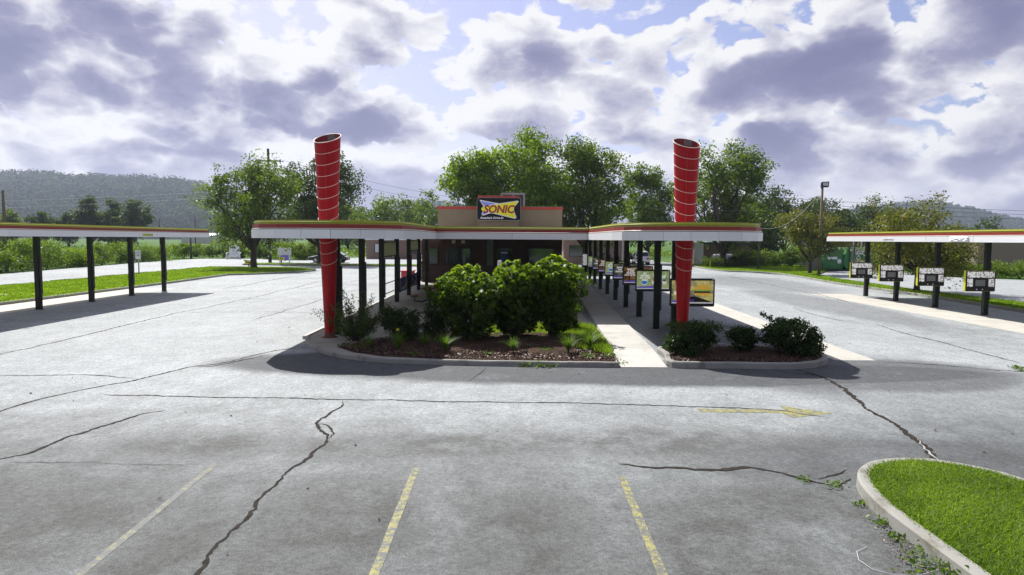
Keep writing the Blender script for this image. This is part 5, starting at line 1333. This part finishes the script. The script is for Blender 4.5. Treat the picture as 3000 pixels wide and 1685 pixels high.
# ------------------------------------------------------------------ wooded hills
def hill(name, label, crest, depth, tree_h, n, size, seed, zfoot=0):
    """crest: (x, y, z) ridge points; the slope runs down towards the viewer"""
    rg = np.random.default_rng(seed); Cp = np.array(crest, float); k = 90; s_ = np.linspace(0, 1, k); t0 = np.linspace(0, 1, len(Cp)); rid = np.stack([np.interp(s_, t0, Cp[:, i]) for i in range(3)], 1)
    rid[:, 2] += np.interp(s_, np.linspace(0, 1, 30), rg.uniform(-1, 1, 30)) * Cp[:, 2].max() * .02
    m_ = 14; vs = []; fs = []
    def surf(i, t):
        r_ = rid[i]; h_ = r_[2] * (1 - t ** 1.15) if t >= 0 else r_[2] * (1 + t * .9)
        return (r_[0] * (1 - .25 * t), r_[1] - depth * t, max(zfoot - 1, h_))
    ts = np.concatenate([[-1.0], np.linspace(0, 1, m_)])
    for i in range(k):
        for t in ts: vs.append(surf(i, t))
    q = len(ts)
    fs = [(i * q + j, i * q + j + 1, (i + 1) * q + j + 1, (i + 1) * q + j) for i in range(k - 1) for j in range(q - 1)]
    g = MB().add(vs, fs, True).build(name, 'hill_ground'); g['kind'] = 'structure'
    # woodland: one mass of crowns
    ii = rg.uniform(0, k - 1.01, n); tt = rg.beta(1.0, 1.35, n) * 1.04 - .04; base = []
    i0 = ii.astype(int); fr = ii - i0
    for a, f_, t in zip(i0, fr, tt):
        p0 = surf(a, t); p1 = surf(a + 1, t); base.append([p0[c] * (1 - f_) + p1[c] * f_ for c in range(3)])
    base = np.array(base); th = tree_h * rg.uniform(.55, 1.4, n); per = 34
    tintc = rg.uniform(0, 1, n); idx = np.repeat(np.arange(n), per); d = unit(rg.normal(size=(n * per, 3))); d[:, 2] = np.abs(d[:, 2])
    narrow = rg.uniform(.26, .5, n)
    P_ = base[idx] + np.array([0, 0, .35]) * th[idx][:, None] + d * np.stack([th[idx] * narrow[idx], th[idx] * narrow[idx], th[idx] * .68], 1) * rg.uniform(.55, 1.05, n * per)[:, None]
    v = leaf_verts(P_, size, .8, .3, rg, outward=d, ow=1.2)
    o = link_mesh(name + '_woods', fast_mesh('woods', v, 4, np.clip(tintc[idx] * .8 + rg.uniform(0, .22, n * per) - .08 + .2 * d[:, 2], 0, 1), 'leaf_far'), None); tag(o, label, 'forest', kind='stuff')
hill('wooded_hill', 'dense woods covering the long hill on the left', [(-1520, 1440, 146), (-1216, 1376, 132), (-992, 1328, 114), (-800, 1296, 101), (-632, 1280, 95), (-528, 1264, 78), (-448, 1264, 53), (-352, 1280, 25)], 520, 17, 5200, 4.0, 500)
hill('distant_hill', 'hazy woods on the far hill right of the light pole', [(800, 1875, 50), (925, 1875, 78), (1038, 1875, 95), (1125, 1862, 100), (1225, 1850, 88), (1338, 1850, 58), (1438, 1862, 42), (1538, 1875, 50), (1638, 1875, 45), (1775, 1875, 25)], 520, 12, 3000, 4.8, 501)
hill('distant_hill', 'hazy woods on the far hill behind the middle', [(-420, 1800, 50), (-330, 1800, 78), (-240, 1800, 92), (-160, 1800, 86), (-60, 1800, 70), (60, 1800, 52), (200, 1800, 40)], 420, 11, 1500, 5.0, 502)

# ------------------------------------------------------------------ neighbouring buildings
def simple_building(name, label, x0, x1, y0, y1, h, wall, roof, roofz=.35, over=.5, wins=(), doors=(), ridge=None, trim='frame_white'):
    b = empty(name, ((x0 + x1) / 2, y0, 0), label=label, cat='building')
    MB().box(x0, x1, y0, y1, -.05, h).build('wall', wall, b)
    if ridge:
        ym = (y0 + y1) / 2; m_ = MB().prism([(y0 - over, h + .003), (y1 + over, h + .003), (ym, h + ridge)], x0 - over, x1 + over, 'x'); m_.build('roof', roof, b)
    else:
        MB().box(x0 - over, x1 + over, y0 - over, y1 + over, h + .003, h + roofz).build('roof', roof, b, bevel=.02)
    for (a, c, d, e) in wins: window(a, c, d, e, b, y=y0, t=.06, mull=2)
    for (a, c, e) in doors: window(a, c, .02, e, b, y=y0, t=.08, name='door')
    return b
rb = simple_building('brick_shop', 'low brick shop with pale metal roof seen between the left patio posts', -21.6, -9.5, 101, 113, 2.75, 'brick_pink', 'roof_white', .42, .8, wins=[(-20.4, -18.4, .9, 2.2), (-15.6, -14.2, .8, 2.2), (-11.6, -10.4, .8, 2.2)], doors=[(-17.9, -16.9, 2.2), (-13.4, -12.5, 2.2)])
pn = MB().box(-20.25, -18.55, 100.90, 100.93, .95, 2.15).build('window_sign', 'sign_white', rb)
simple_building('brick_shop', 'brick building with dark window behind the right end of the restaurant', 6.3, 14.2, 84, 94, 2.95, 'brick_pink', 'roof_white', .5, .6, wins=[(7.0, 8.9, .9, 2.3)])
sh_ = simple_building('brick_outbuilding', 'low dark brick outbuilding behind the big upright tree', 23.4, 29.2, 84, 90, 2.55, 'brick_brown', 'roof_dark', .25, .3)
pw = MB(); [pw.box(22.1 + k * .19, 22.27 + k * .19, 83.0, 83.05, 0, 2.7 + .02 * (k % 3)) for k in range(6)]
pf = empty('panel_fence', (22.1, 83, 0), label='pale upright board fence beside the dark brick outbuilding', cat='fence')
for k in range(6): MB().box(22.1 + k * .19, 22.275 + k * .19, 83.0, 83.04, 0, 2.7 + .03 * (k % 3)).build('board', 'ribbed_white', pf)
MB().box(22.1, 23.2, 83.045, 83.09, 1.9, 2.0).build('rail', 'plank_grey', pf)
gs = simple_building('metal_shed', 'dark grey ribbed metal shed behind the green recycling container', 36.2, 44.5, 79, 86, 3.05, 'ribbed_grey', 'metal_dark', .12, .1)
MB().box(40.2, 40.36, 78.93, 78.997, 0, 3.0).build('corner_trim', 'frame_white', gs); MB().box(36.15, 36.28, 78.94, 78.997, 0, 3.0).build('corner_trim', 'frame_white', gs)
mh = simple_building('mobile_home', 'brown ribbed mobile home raised above the shrubs on the right', 47.0, 66, 69, 75, 3.3, 'ribbed_brown', 'roof_dark', .2, .2)
mh.location.z = .0
wf = empty('plank_fence', (31.0, 71.0, 0), label='short weathered plank fence left of the recycling container', cat='fence')
for k in range(7): MB().box(30.6 + k * .19, 30.78 + k * .19, 71.0, 71.03, 0, 1.9 + .05 * ((k * 7) % 3)).build('board', 'plank_grey', wf)
MB().box(30.6, 31.92, 71.035, 71.08, 1.4, 1.5).build('rail', 'plank_grey', wf)
for (x0, x1, y, h, rf, wl2, lb, rdg) in ((-128, -116, 330, 4.2, 'roof_white', 'wall_pale', 'white roofed barn beyond the left field behind the canopy', 2.2), (-113, -101, 300, 3.4, 'roof_dark', 'wall_pale', 'dark gabled house roof just above the left canopy', 2.4),
        (-86, -66, 290, 6.0, 'roof_dark', 'ribbed_grey', 'dark long building beyond the left field beside the lawn tree', 1.4), (-70, -52, 300, 5.2, 'roof_white', 'wall_pale', 'white roofed building half hidden by the left lawn tree', 1.6), (-150, -136, 310, 3.6, 'roof_white', 'wall_pale', 'small white roofed shed between the dark field trees', 1.2)):
    simple_building('distant_building', lb, x0, x1, y, y + 14, h, wl2, rf, ridge=rdg, over=.4)

# ------------------------------------------------------------------ recycling container, tank, chair, signs
D = empty('recycling_container', (34, 71, 0), label='green recycling compactor container with white lettering behind the small tree', cat='container')
hx0, hx1 = 34.1, 37.3
MB().prism([(hx0, .55), (hx0 + .35, .12), (hx1, .12), (hx1, 2.35), (hx0 + .35, 2.35), (hx0, 1.2)], 70.2, 72.4, 'y').build('body', 'dumpster_green', D, bevel=.03)
MB().prism([(32.2, .15), (34.09, .15), (34.09, 2.1), (33.5, 2.1), (32.2, 1.75)], 70.4, 72.2, 'y').build('hopper', 'dumpster_green', D, bevel=.03)
MB().prism([(32.35, 1.80), (33.45, 2.12), (33.4, 2.34), (32.3, 2.02)], 70.5, 72.1, 'y').build('lid', 'dumpster_dark', D)
MB().box(32.3, hx1, 70.3, 72.3, 0, .118).build('skid', 'metal_dark', D)
for a in (34.6, 35.9, 37.1): MB().box(a, a + .09, 70.14, 70.199, .15, 2.3).build('rib', 'dumpster_dark', D)
text_part('lettering', 'RECYCLE\nHERE', .40, 'lettering_print', D, (35.55, 70.13, 1.98), align='CENTER', depth=.002, bold=.012, line=.75, width=1.75)
text_part('lettering', 'RECYCLING', .22, 'lettering_print', D, (35.55, 70.13, .90), align='CENTER', depth=.002, bold=.008, width=1.35)
rc_ = MB()
for k in range(3):
    a0 = R(90 + 120 * k); pts = [(35.55 + .24 * math.cos(a0 + R(d)), 1.34 + .24 * math.sin(a0 + R(d))) for d in (-42, 0, 42)]; p2 = [(35.55 + .15 * math.cos(a0 + R(d)), 1.34 + .15 * math.sin(a0 + R(d))) for d in (42, 0, -42)]
    rc_.prism(pts + p2, 70.125, 70.13, 'y')
rc_.build('recycling_mark', 'lettering_print', D)
MB().box(32.5, 33.5, 70.385, 70.395, 1.15, 1.42).build('label', 'sign_white', D); MB().disc_y(33.72, .95, 70.385, .22, .24, 14).build('label', 'sign_white', D)
PT = empty('propane_tank', (24.7, 80.2, 0), label='silver propane tank on its side behind dark shrubs', cat='tank')
pr_ = [(0.001, -1.25)] + [(.52 * math.sin(R(a)), -.95 - .32 * math.cos(R(a))) for a in range(15, 91, 15)] + [(.52 * math.sin(R(a)), .95 + .32 * math.cos(R(a))) for a in range(90, 14, -15)] + [(0.001, 1.27)]
vs = []; n = 20
for r_, t in pr_:
    for k in range(n): a = 2 * math.pi * k / n; vs.append((24.7 + t, 80.2 + r_ * math.cos(a), .92 + r_ * math.sin(a)))
MB().add(vs, [(i * n + k, i * n + (k + 1) % n, (i + 1) * n + (k + 1) % n, (i + 1) * n + k) for i in range(len(pr_) - 1) for k in range(n)], True).build('shell', 'tank_silver', PT)
MB().lathe([(.001, 1.66), (.16, 1.64), (.2, 1.5), (.2, 1.38)], 14, 24.6, 80.2).build('valve_dome', 'metal_grey', PT)
for x in (24.0, 25.4): MB().box(x - .1, x + .1, 79.8, 80.6, 0, .55).build('saddle', 'curb_concrete', PT)
CH = empty('giant_chair', (-38.8, 95.2, 0), R(14), label='oversized white wooden slat chair with writing beside the thicket', cat='chair')
for k in range(6):
    x = -.66 + k * .225; top = 1.95 - abs(k - 2.5) * .04
    MB().add([(x, .3, .30), (x + .20, .3, .30), (x + .20, .75, top), (x, .75, top), (x, .34, .30), (x + .20, .34, .30), (x + .20, .79, top), (x, .79, top)], [(0, 1, 2, 3), (7, 6, 5, 4), (0, 4, 5, 1), (3, 2, 6, 7), (0, 3, 7, 4), (1, 5, 6, 2)]).build('back_slat', 'chair_white', CH, world=False)
for k in range(5): MB().box(-.68, .68, -.62 + k * .19, -.46 + k * .19, .50 - k * .03, .54 - k * .03).build('seat_slat', 'chair_white', CH, world=False)
for s_ in (-1, 1):
    MB().box(s_ * .84 - .13, s_ * .84 + .13, -.75, .55, .84, .89).build('armrest', 'chair_white', CH, world=False); MB().box(s_ * .84 - .08, s_ * .84 + .08, -.70, -.56, 0, .838).build('leg', 'chair_white', CH, world=False)
    MB().box(s_ * .72 - .04, s_ * .72 + .04, -.6, .9, .12, .34).build('side_rail', 'chair_white', CH, world=False)
MB().box(-.66, .66, -.66, -.625, .22, .50).build('apron', 'chair_white', CH, world=False)
lt = text_part('lettering', 'Cardinal', .34, 'lettering_dark', None, (-.56, .50, 1.30), depth=.002, width=1.12, shear=.2); lt.parent = CH; lt.rotation_euler = (R(-12), 0, 0); lt.location = (0, .02, .02)
BS = empty('board_sign', (-28.1, 84.5, 0), label='white post sign with a blue lower panel behind the yellow exit arrow', cat='sign')
for x in (-28.72, -27.55): MB().box(x - .07, x + .07, 84.43, 84.57, 0, 1.85).build('post', 'chair_white', BS); 
MB().lathe([(.001, 2.02), (.08, 1.95), (.06, 1.88), (.09, 1.853)], 10, -28.72, 84.5).build('finial', 'chair_white', BS)
for k in range(4): MB().box(-28.98, -27.30, 84.39, 84.425, 1.72 - k * .215 - .19, 1.72 - k * .215).build('board', 'sign_white', BS)
for k in range(4): text_part('lettering', ' '.join(['IIIIIIII'] * 0) or '', .1, 'lettering_dark', BS, (0, 0, 0)) if False else None
MB().box(-28.64, -27.63, 84.40, 84.43, .28, .82).build('blue_panel', 'label_blue', BS)
def arrow_sign(x, y, txt, label, left):
    r_ = empty('arrow_sign', (x, y, 0), label=label, cat='sign', group='yellow arrow signs')
    s_ = -1 if left else 1
    pts = [(x + s_ * .58, .52), (x + s_ * .05, .30 + .40), (x - s_ * .55, .78), (x - s_ * .36, .50), (x - s_ * .55, .24), (x + s_ * .05, .33)]
    MB().prism(pts, y - .05, y + .05, 'y').build('arrow_panel', 'black_matte', r_)
    ins = [(x + (a - x) * .86, .51 + (b - .51) * .80) for a, b in pts]
    f = MB().prism(ins, y - .056, y - .051, 'y').build('arrow_face', 'sign_yellow', r_)
    text_part('lettering', txt, .24, 'lettering_dark', f, (x - s_ * .02, y - .06, .43), align='CENTER', depth=.002, bold=.008)
    MB().box(x - .05, x + .05, y - .045, y + .045, 0, .40).build('post', 'black_matte', r_)
arrow_sign(-26.85, 69.6, 'Enter', 'yellow enter arrow sign left of the lawn tree trunk', False)
arrow_sign(-27.7, 82.0, 'Exit', 'yellow exit arrow sign in front of the white post sign', True)
PS = empty('parking_sign', (-30.1, 55.0, .1), label='small white parking sign on a thin post at the lawn edge', cat='sign')
MB().box(-30.14, -30.06, 54.97, 55.03, .1, 1.35).build('post', 'metal_grey', PS); MB().prism(rrect(.42, .72, .04, 3, -30.1, 1.60), 54.93, 54.955, 'y').build('plate', 'sign_white', PS)
text_part('lettering', 'NO\nPARKING\nIN\nGRASS', .12, 'lettering_dark', PS, (-30.1, 54.925, 1.80), align='CENTER', depth=.001, line=.9)
for k, y in enumerate((36.0, 41.0, 46.0, 51.4, 56.1, 60.9, 65.0)):
    w = MB().prism([(-30.62, 0), (-30.38, 0), (-30.42, .13), (-30.58, .13)], y - .9, y + .9, 'x') if False else MB().add(
        [(-30.63, y - .9, 0), (-30.37, y - .9, 0), (-30.37, y + .9, 0), (-30.63, y + .9, 0), (-30.58, y - .88, .13), (-30.42, y - .88, .13), (-30.42, y + .88, .13), (-30.58, y + .88, .13)],
        [(0, 3, 2, 1), (4, 5, 6, 7), (0, 1, 5, 4), (1, 2, 6, 5), (2, 3, 7, 6), (3, 0, 4, 7)])
    o = w.build('wheel_stop', 'wheel_stop', bevel=.015); tag(o, 'dark concrete wheel stop by the left lawn, ' + ('outside the near end', 'nearest at the picture edge', 'second', 'third', 'fourth', 'fifth', 'farthest')[k] + ' of the row', 'wheel stop', 'wheel stops along the left lawn')

# ------------------------------------------------------------------ poles and wires
def pole(name, x, y, h, r_, label, m='pole_wood', cat='pole'):
    o = empty(name, (x, y, 0), label=label, cat=cat); MB().tube([(x, y, -.1), (x, y, h * .5), (x, y, h)], [r_ * 1.2, r_ * 1.05, r_ * .85], 10).build('shaft', m, o); return o
u = pole('utility_pole', -29.5, 83.2, 13.7, .17, 'tall dark utility pole with a crossarm behind the left lawn tree', 'pole_wood_dark')
MB().box(-31.0, -27.9, 83.0, 83.1, 12.15, 12.30).build('crossarm', 'pole_wood_dark', u)
b_ = MB(); b_.tube([(-29.5, 83.0, 11.5), (-28.5, 83.02, 12.15)], .03, 6); b_.tube([(-29.5, 83.0, 11.5), (-30.5, 83.02, 12.15)], .03, 6); b_.build('brace', 'metal_dark', u)
for x in (-30.9, -30.2, -28.0): MB().lathe([(.03, 12.3), (.05, 12.38), (.02, 12.46)], 8, x, 83.05).build('insulator', 'metal_grey', u)
MB().box(-29.30, -29.02, 82.95, 83.2, 1.5, 2.0).build('meter_box', 'metal_grey', u)
u2 = pole('utility_pole', -44.4, 59.9, 7.0, .14, 'wooden utility pole at the left picture edge')
lp_ = pole('light_pole', 27.1, 60.2, 7.75, .11, 'wooden pole with a square floodlight above the right canopy end', 'pole_wood', 'light pole')
MB().box(26.95, 27.05, 60.05, 60.2, 7.6, 7.95).build('bracket', 'metal_dark', lp_)
fl = MB().add([(26.86, 59.85, 7.72), (27.50, 59.85, 7.75), (27.50, 60.05, 7.70), (26.86, 60.05, 7.70), (26.86, 59.80, 8.16), (27.50, 59.80, 8.19), (27.46, 60.12, 8.05), (26.9, 60.12, 8.05)], [(0, 3, 2, 1), (4, 5, 6, 7), (0, 1, 5, 4), (1, 2, 6, 5), (2, 3, 7, 6), (3, 0, 4, 7)]).build('lamp_head', 'black_matte', lp_)
for k in range(3): MB().box(26.98 + k * .15, 27.11 + k * .15, 59.80, 59.815, 7.83, 8.10).build('lens', 'flood_lens', fl)
pole('utility_pole', 25.9, 71.8, 3.4, .10, 'short grey post in front of the right shrub bank', 'bark_grey', 'post')
pole('utility_pole', 31.7, 63.4, 3.2, .11, 'thick short post beside the green recycling container', 'bark_grey', 'post')
pole('utility_pole', -45.6, 97.0, 2.9, .13, 'grey weathered post left of the white chair', 'bark_grey', 'post')
pole('marker_post', 29.1, 64.0, 1.9, .025, 'thin dark rod standing in the right lawn', 'black_matte', 'post')
for k, (x, y, lb) in enumerate([(-88, 190, 'far utility pole above the left canopy near its end'), (-103, 200, 'far utility pole left of the dark gabled roof'), (62, 132, 'far utility pole top among the dark right trees')]): pole('utility_pole', x, y, 8.2, .13, lb, 'pole_wood_dark')
def wire(name, label, a, b, sag, r_=.012, m='wire'):
    pts = [tuple(np.array(a) * (1 - t) + np.array(b) * t - np.array([0, 0, sag * 4 * t * (1 - t)])) for t in np.linspace(0, 1, 17)]
    o = MB().tube(pts, r_, 5, False).build(name, m); tag(o, label, 'wire', 'overhead wires')
wire('overhead_wire', 'pale wire sagging from the floodlight pole down to the left', (27.1, 60.2, 7.6), (20.5, 60, 4.6), 1.7, .010, 'wire_pale')
for k, (z, sg) in enumerate(((9.6, .8), (8.9, .7), (8.4, .9))):
    wire('overhead_wire', ('highest', 'middle', 'lowest')[k] + ' of the power lines crossing the sky on the right above the hills', (30, 92, z - .4), (110, 96, z - 2.6 + .2 * k), sg, .022)
wire('overhead_wire', 'thin line through the dark right trees beside the floodlight pole', (27.1, 60.2, 5.9), (12, 75, 6.8), .4, .012)
for k, (z0, z1) in enumerate(((9.6, 9.3), (8.1, 7.9), (6.7, 7.2))):
    wire('overhead_wire', ('highest', 'middle', 'lowest')[k] + ' of the pale power lines crossing in front of the left hill', (-150, 118, z0), (-29.5, 83.2, z1 + (3.0 if k == 0 else 1.0)), .9, .010, 'wire_pale')
for k, (z0, z1) in enumerate(((7.9, 7.8), (6.6, 6.6))):
    wire('overhead_wire', ('upper', 'lower')[k] + ' dark line between the far poles above the left canopy', (-150, 215, z0), (-60, 185, z1), .5, .03)
for k in range(2): wire('overhead_wire', ('upper', 'lower')[k] + ' wire from the tall dark pole towards the parapet', (-28.0, 83.0, 12.4 - k), (20, 96, 6.4 - k * .5), 1.6, .014)

# ------------------------------------------------------------------ cars
def car(name, label, loc, rz, paint, kind, cat='car'):
    r_ = empty(name, loc, rz, label=label, cat=cat)
    L, Wd = (4.7, 1.8) if kind == 'sedan' else ((4.6, 1.84) if kind == 'suv' else (5.6, 1.95))
    hl = L / 2
    if kind == 'sedan':
        low = [(-hl, .30), (-hl + .05, .72), (-hl + .5, .90), (hl - 1.2, .90), (hl - .25, .74), (hl, .58), (hl - .02, .28)]; cab = [(-hl + .35, .90), (-hl + 1.15, 1.38), (-hl + 2.4, 1.44), (hl - 1.75, 1.30), (hl - 1.05, .90)]
    elif kind == 'suv':
        low = [(-hl, .34), (-hl + .03, .98), (hl - 1.15, .98), (hl - .15, .86), (hl, .70), (hl - .02, .32)]; cab = [(-hl + .05, .98), (-hl + .42, 1.60), (-hl + 1.0, 1.68), (hl - 1.9, 1.64), (hl - 1.05, .98)]
    else:
        low = [(-hl, .48), (-hl, 1.08), (hl - 1.5, 1.08), (hl - .12, .98), (hl, .80), (hl - .02, .42)]; cab = [(-.6, 1.08), (-.45, 1.78), (.75, 1.80), (1.45, 1.08)]
    n = len(low); vs = []
    for y, sx in ((-Wd / 2, 1), (Wd / 2, 1)): vs += [(a, y, b) for a, b in low]
    body = MB().prism(low, -Wd / 2, Wd / 2, 'y').build('body', paint, r_, world=False, bevel=.07)
    vs = []; n = len(cab)
    zt = max(b for a, b in cab); zb = min(b for a, b in cab)
    for s_ in (-1, 1):
        for a, b in cab: vs.append((a, s_ * (Wd / 2 - .06 - .17 * (b - zb) / (zt - zb)), b))
    fs = [tuple(range(n)), tuple(range(n, 2 * n))[::-1]] + [(i, n + i, n + (i + 1) % n, (i + 1) % n) for i in range(n)]
    c_ = MB().add(vs, fs).build('cabin', paint, r_, world=False, bevel=.05)
    def glass(pts, nm='side_window'):
        cx = sum(p[0] for p in pts) / len(pts); cz = sum(p[1] for p in pts) / len(pts)
        for s_ in (-1, 1):
            v = []
            for a, b in pts:
                a2 = cx + (a - cx) * .86; b2 = cz + (b - cz) * .78; y = Wd / 2 - .06 - .17 * (b2 - zb) / (zt - zb) + .004; v.append((a2, s_ * y, b2))
            MB().add(v, [tuple(range(len(v)))[::s_]]).build(nm, 'car_glass', c_, world=False)
    glass(cab)
    def endglass(i, j, nm, sgn):
        (a0, b0), (a1, b1) = cab[i], cab[j]; v = []
        for t, w in ((.12, .84), (.88, .74)):
            a = a0 + (a1 - a0) * t + sgn * .012; b = b0 + (b1 - b0) * t + .006; v += [(a, -Wd / 2 * w + .02, b), (a, Wd / 2 * w - .02, b)]
        MB().add([v[0], v[1], v[3], v[2]], [(0, 1, 2, 3)]).build(nm, 'car_glass', c_, world=False)
    endglass(0, 1, 'rear_window', -1); endglass(n - 1, n - 2, 'windscreen', 1)
    wr = .33 if kind == 'sedan' else .37
    for wx in (-hl + .85, hl - .9):
        for s_ in (-1, 1):
            y0 = s_ * (Wd / 2 - .20); tw = MB(); tw.prism([(wx + wr * math.cos(R(a)), wr + wr * math.sin(R(a))) for a in range(0, 360, 18)], min(y0, y0 + s_ * .21), max(y0, y0 + s_ * .21), 'y')
            w_ = tw.build('wheel', 'tyre', r_, world=False); yy = y0 + s_ * .213
            MB().prism([(wx + wr * .62 * math.cos(R(a)), wr + wr * .62 * math.sin(R(a))) for a in range(0, 360, 24)], min(yy, yy + s_ * .01), max(yy, yy + s_ * .01), 'y').build('rim', 'rim_metal', w_, world=False)
    for s_ in (-1, 1):
        y = s_ * (Wd / 2 - .26); zz = low[1][1]
        MB().box(-hl - .015, -hl + .06, y - .16, y + .16, zz - .28, zz - .10).build('tail_lamp', 'lamp_red', r_, world=False, bevel=.01); MB().box(hl - .12, hl + .012, y - .18, y + .18, .60, .72).build('headlight', 'lamp_clear', r_, world=False, bevel=.01)
        MB().box(hl - 2.0 if kind != 'pickup' else 1.2, hl - 1.85 if kind != 'pickup' else 1.35, s_ * (Wd / 2 + .08) - .09, s_ * (Wd / 2 + .08) + .09, zb + .02, zb + .16).build('mirror', paint, r_, world=False, bevel=.02)
    MB().box(-hl - .02, -hl + .05, -.26, .26, .50, .62).build('licence_plate', 'sign_white', r_, world=False)
    return r_
car('parked_car', 'black sedan parked behind the left red column and a tree trunk', (-22.5, 84.0, 0), R(180), 'car_black', 'sedan')
car('pickup_truck', 'white pickup truck seen between the patio posts and the restaurant wall', (-9.2, 76.8, 0), R(-78), 'car_white', 'pickup', 'truck')
car('parked_car', 'white hatchback seen from behind between the order screen posts', (15.9, 84.5, 0), R(84), 'car_white', 'suv')
car('parked_car', 'dark sport utility car with roof rails behind the order screens', (15.3, 95.0, 0), R(20), 'car_black', 'suv')
car('parked_car', 'white car farther back, mostly hidden behind the order screens', (12.6, 92.0, 0), R(60), 'car_white', 'sedan')

# blue round sign seen between the far order screen posts
bq = empty('round_sign', (12.4, 98, 0), label='small blue sign with a white disc between the far screen posts', cat='sign'); MB().box(12.05, 12.75, 97.97, 98.02, 1.4, 2.3).build('panel', 'label_blue', bq); MB().disc_y(12.5, 1.85, 97.962, .2, .22, 14).build('disc', 'sign_white', bq); MB().box(12.36, 12.44, 98.02, 98.08, 0, 2.2).build('post', 'metal_grey', bq)
bp = MB().box(9.0, 9.12, 56.0, 56.1, 0, 3.05).build('lot_post', 'metal_grey', bevel=.01); tag(bp, 'slim grey post behind the far order screens', 'post')
bd = MB().tube([(21.9, 75.5, .1), (21.9, 75.5, .75)], .07, 10).build('bollard', 'menu_yellow'); tag(bd, 'short yellow bollard by the shrubs at the outbuilding', 'bollard')

# ------------------------------------------------------------------ haze
mv = bpy.data.materials.new('haze_air'); mv.use_nodes = True; tv = NT(mv.node_tree); tv.n.clear()
ov = tv.node('ShaderNodeOutputMaterial'); pvn = tv.node('ShaderNodeVolumePrincipled')
pvn.inputs['Color'].default_value = (.72, .80, 1.0, 1); pvn.inputs['Density'].default_value = .00017; pvn.inputs['Anisotropy'].default_value = .35
tv.l.new(pvn.outputs[0], ov.inputs['Volume']); MATS['haze_air'] = mv
hz = MB().box(-2100, 2100, -120, 2300, -3, 185).build('haze', 'haze_air'); tag(hz, 'thin bluish summer haze over the whole valley', 'haze', kind='stuff')
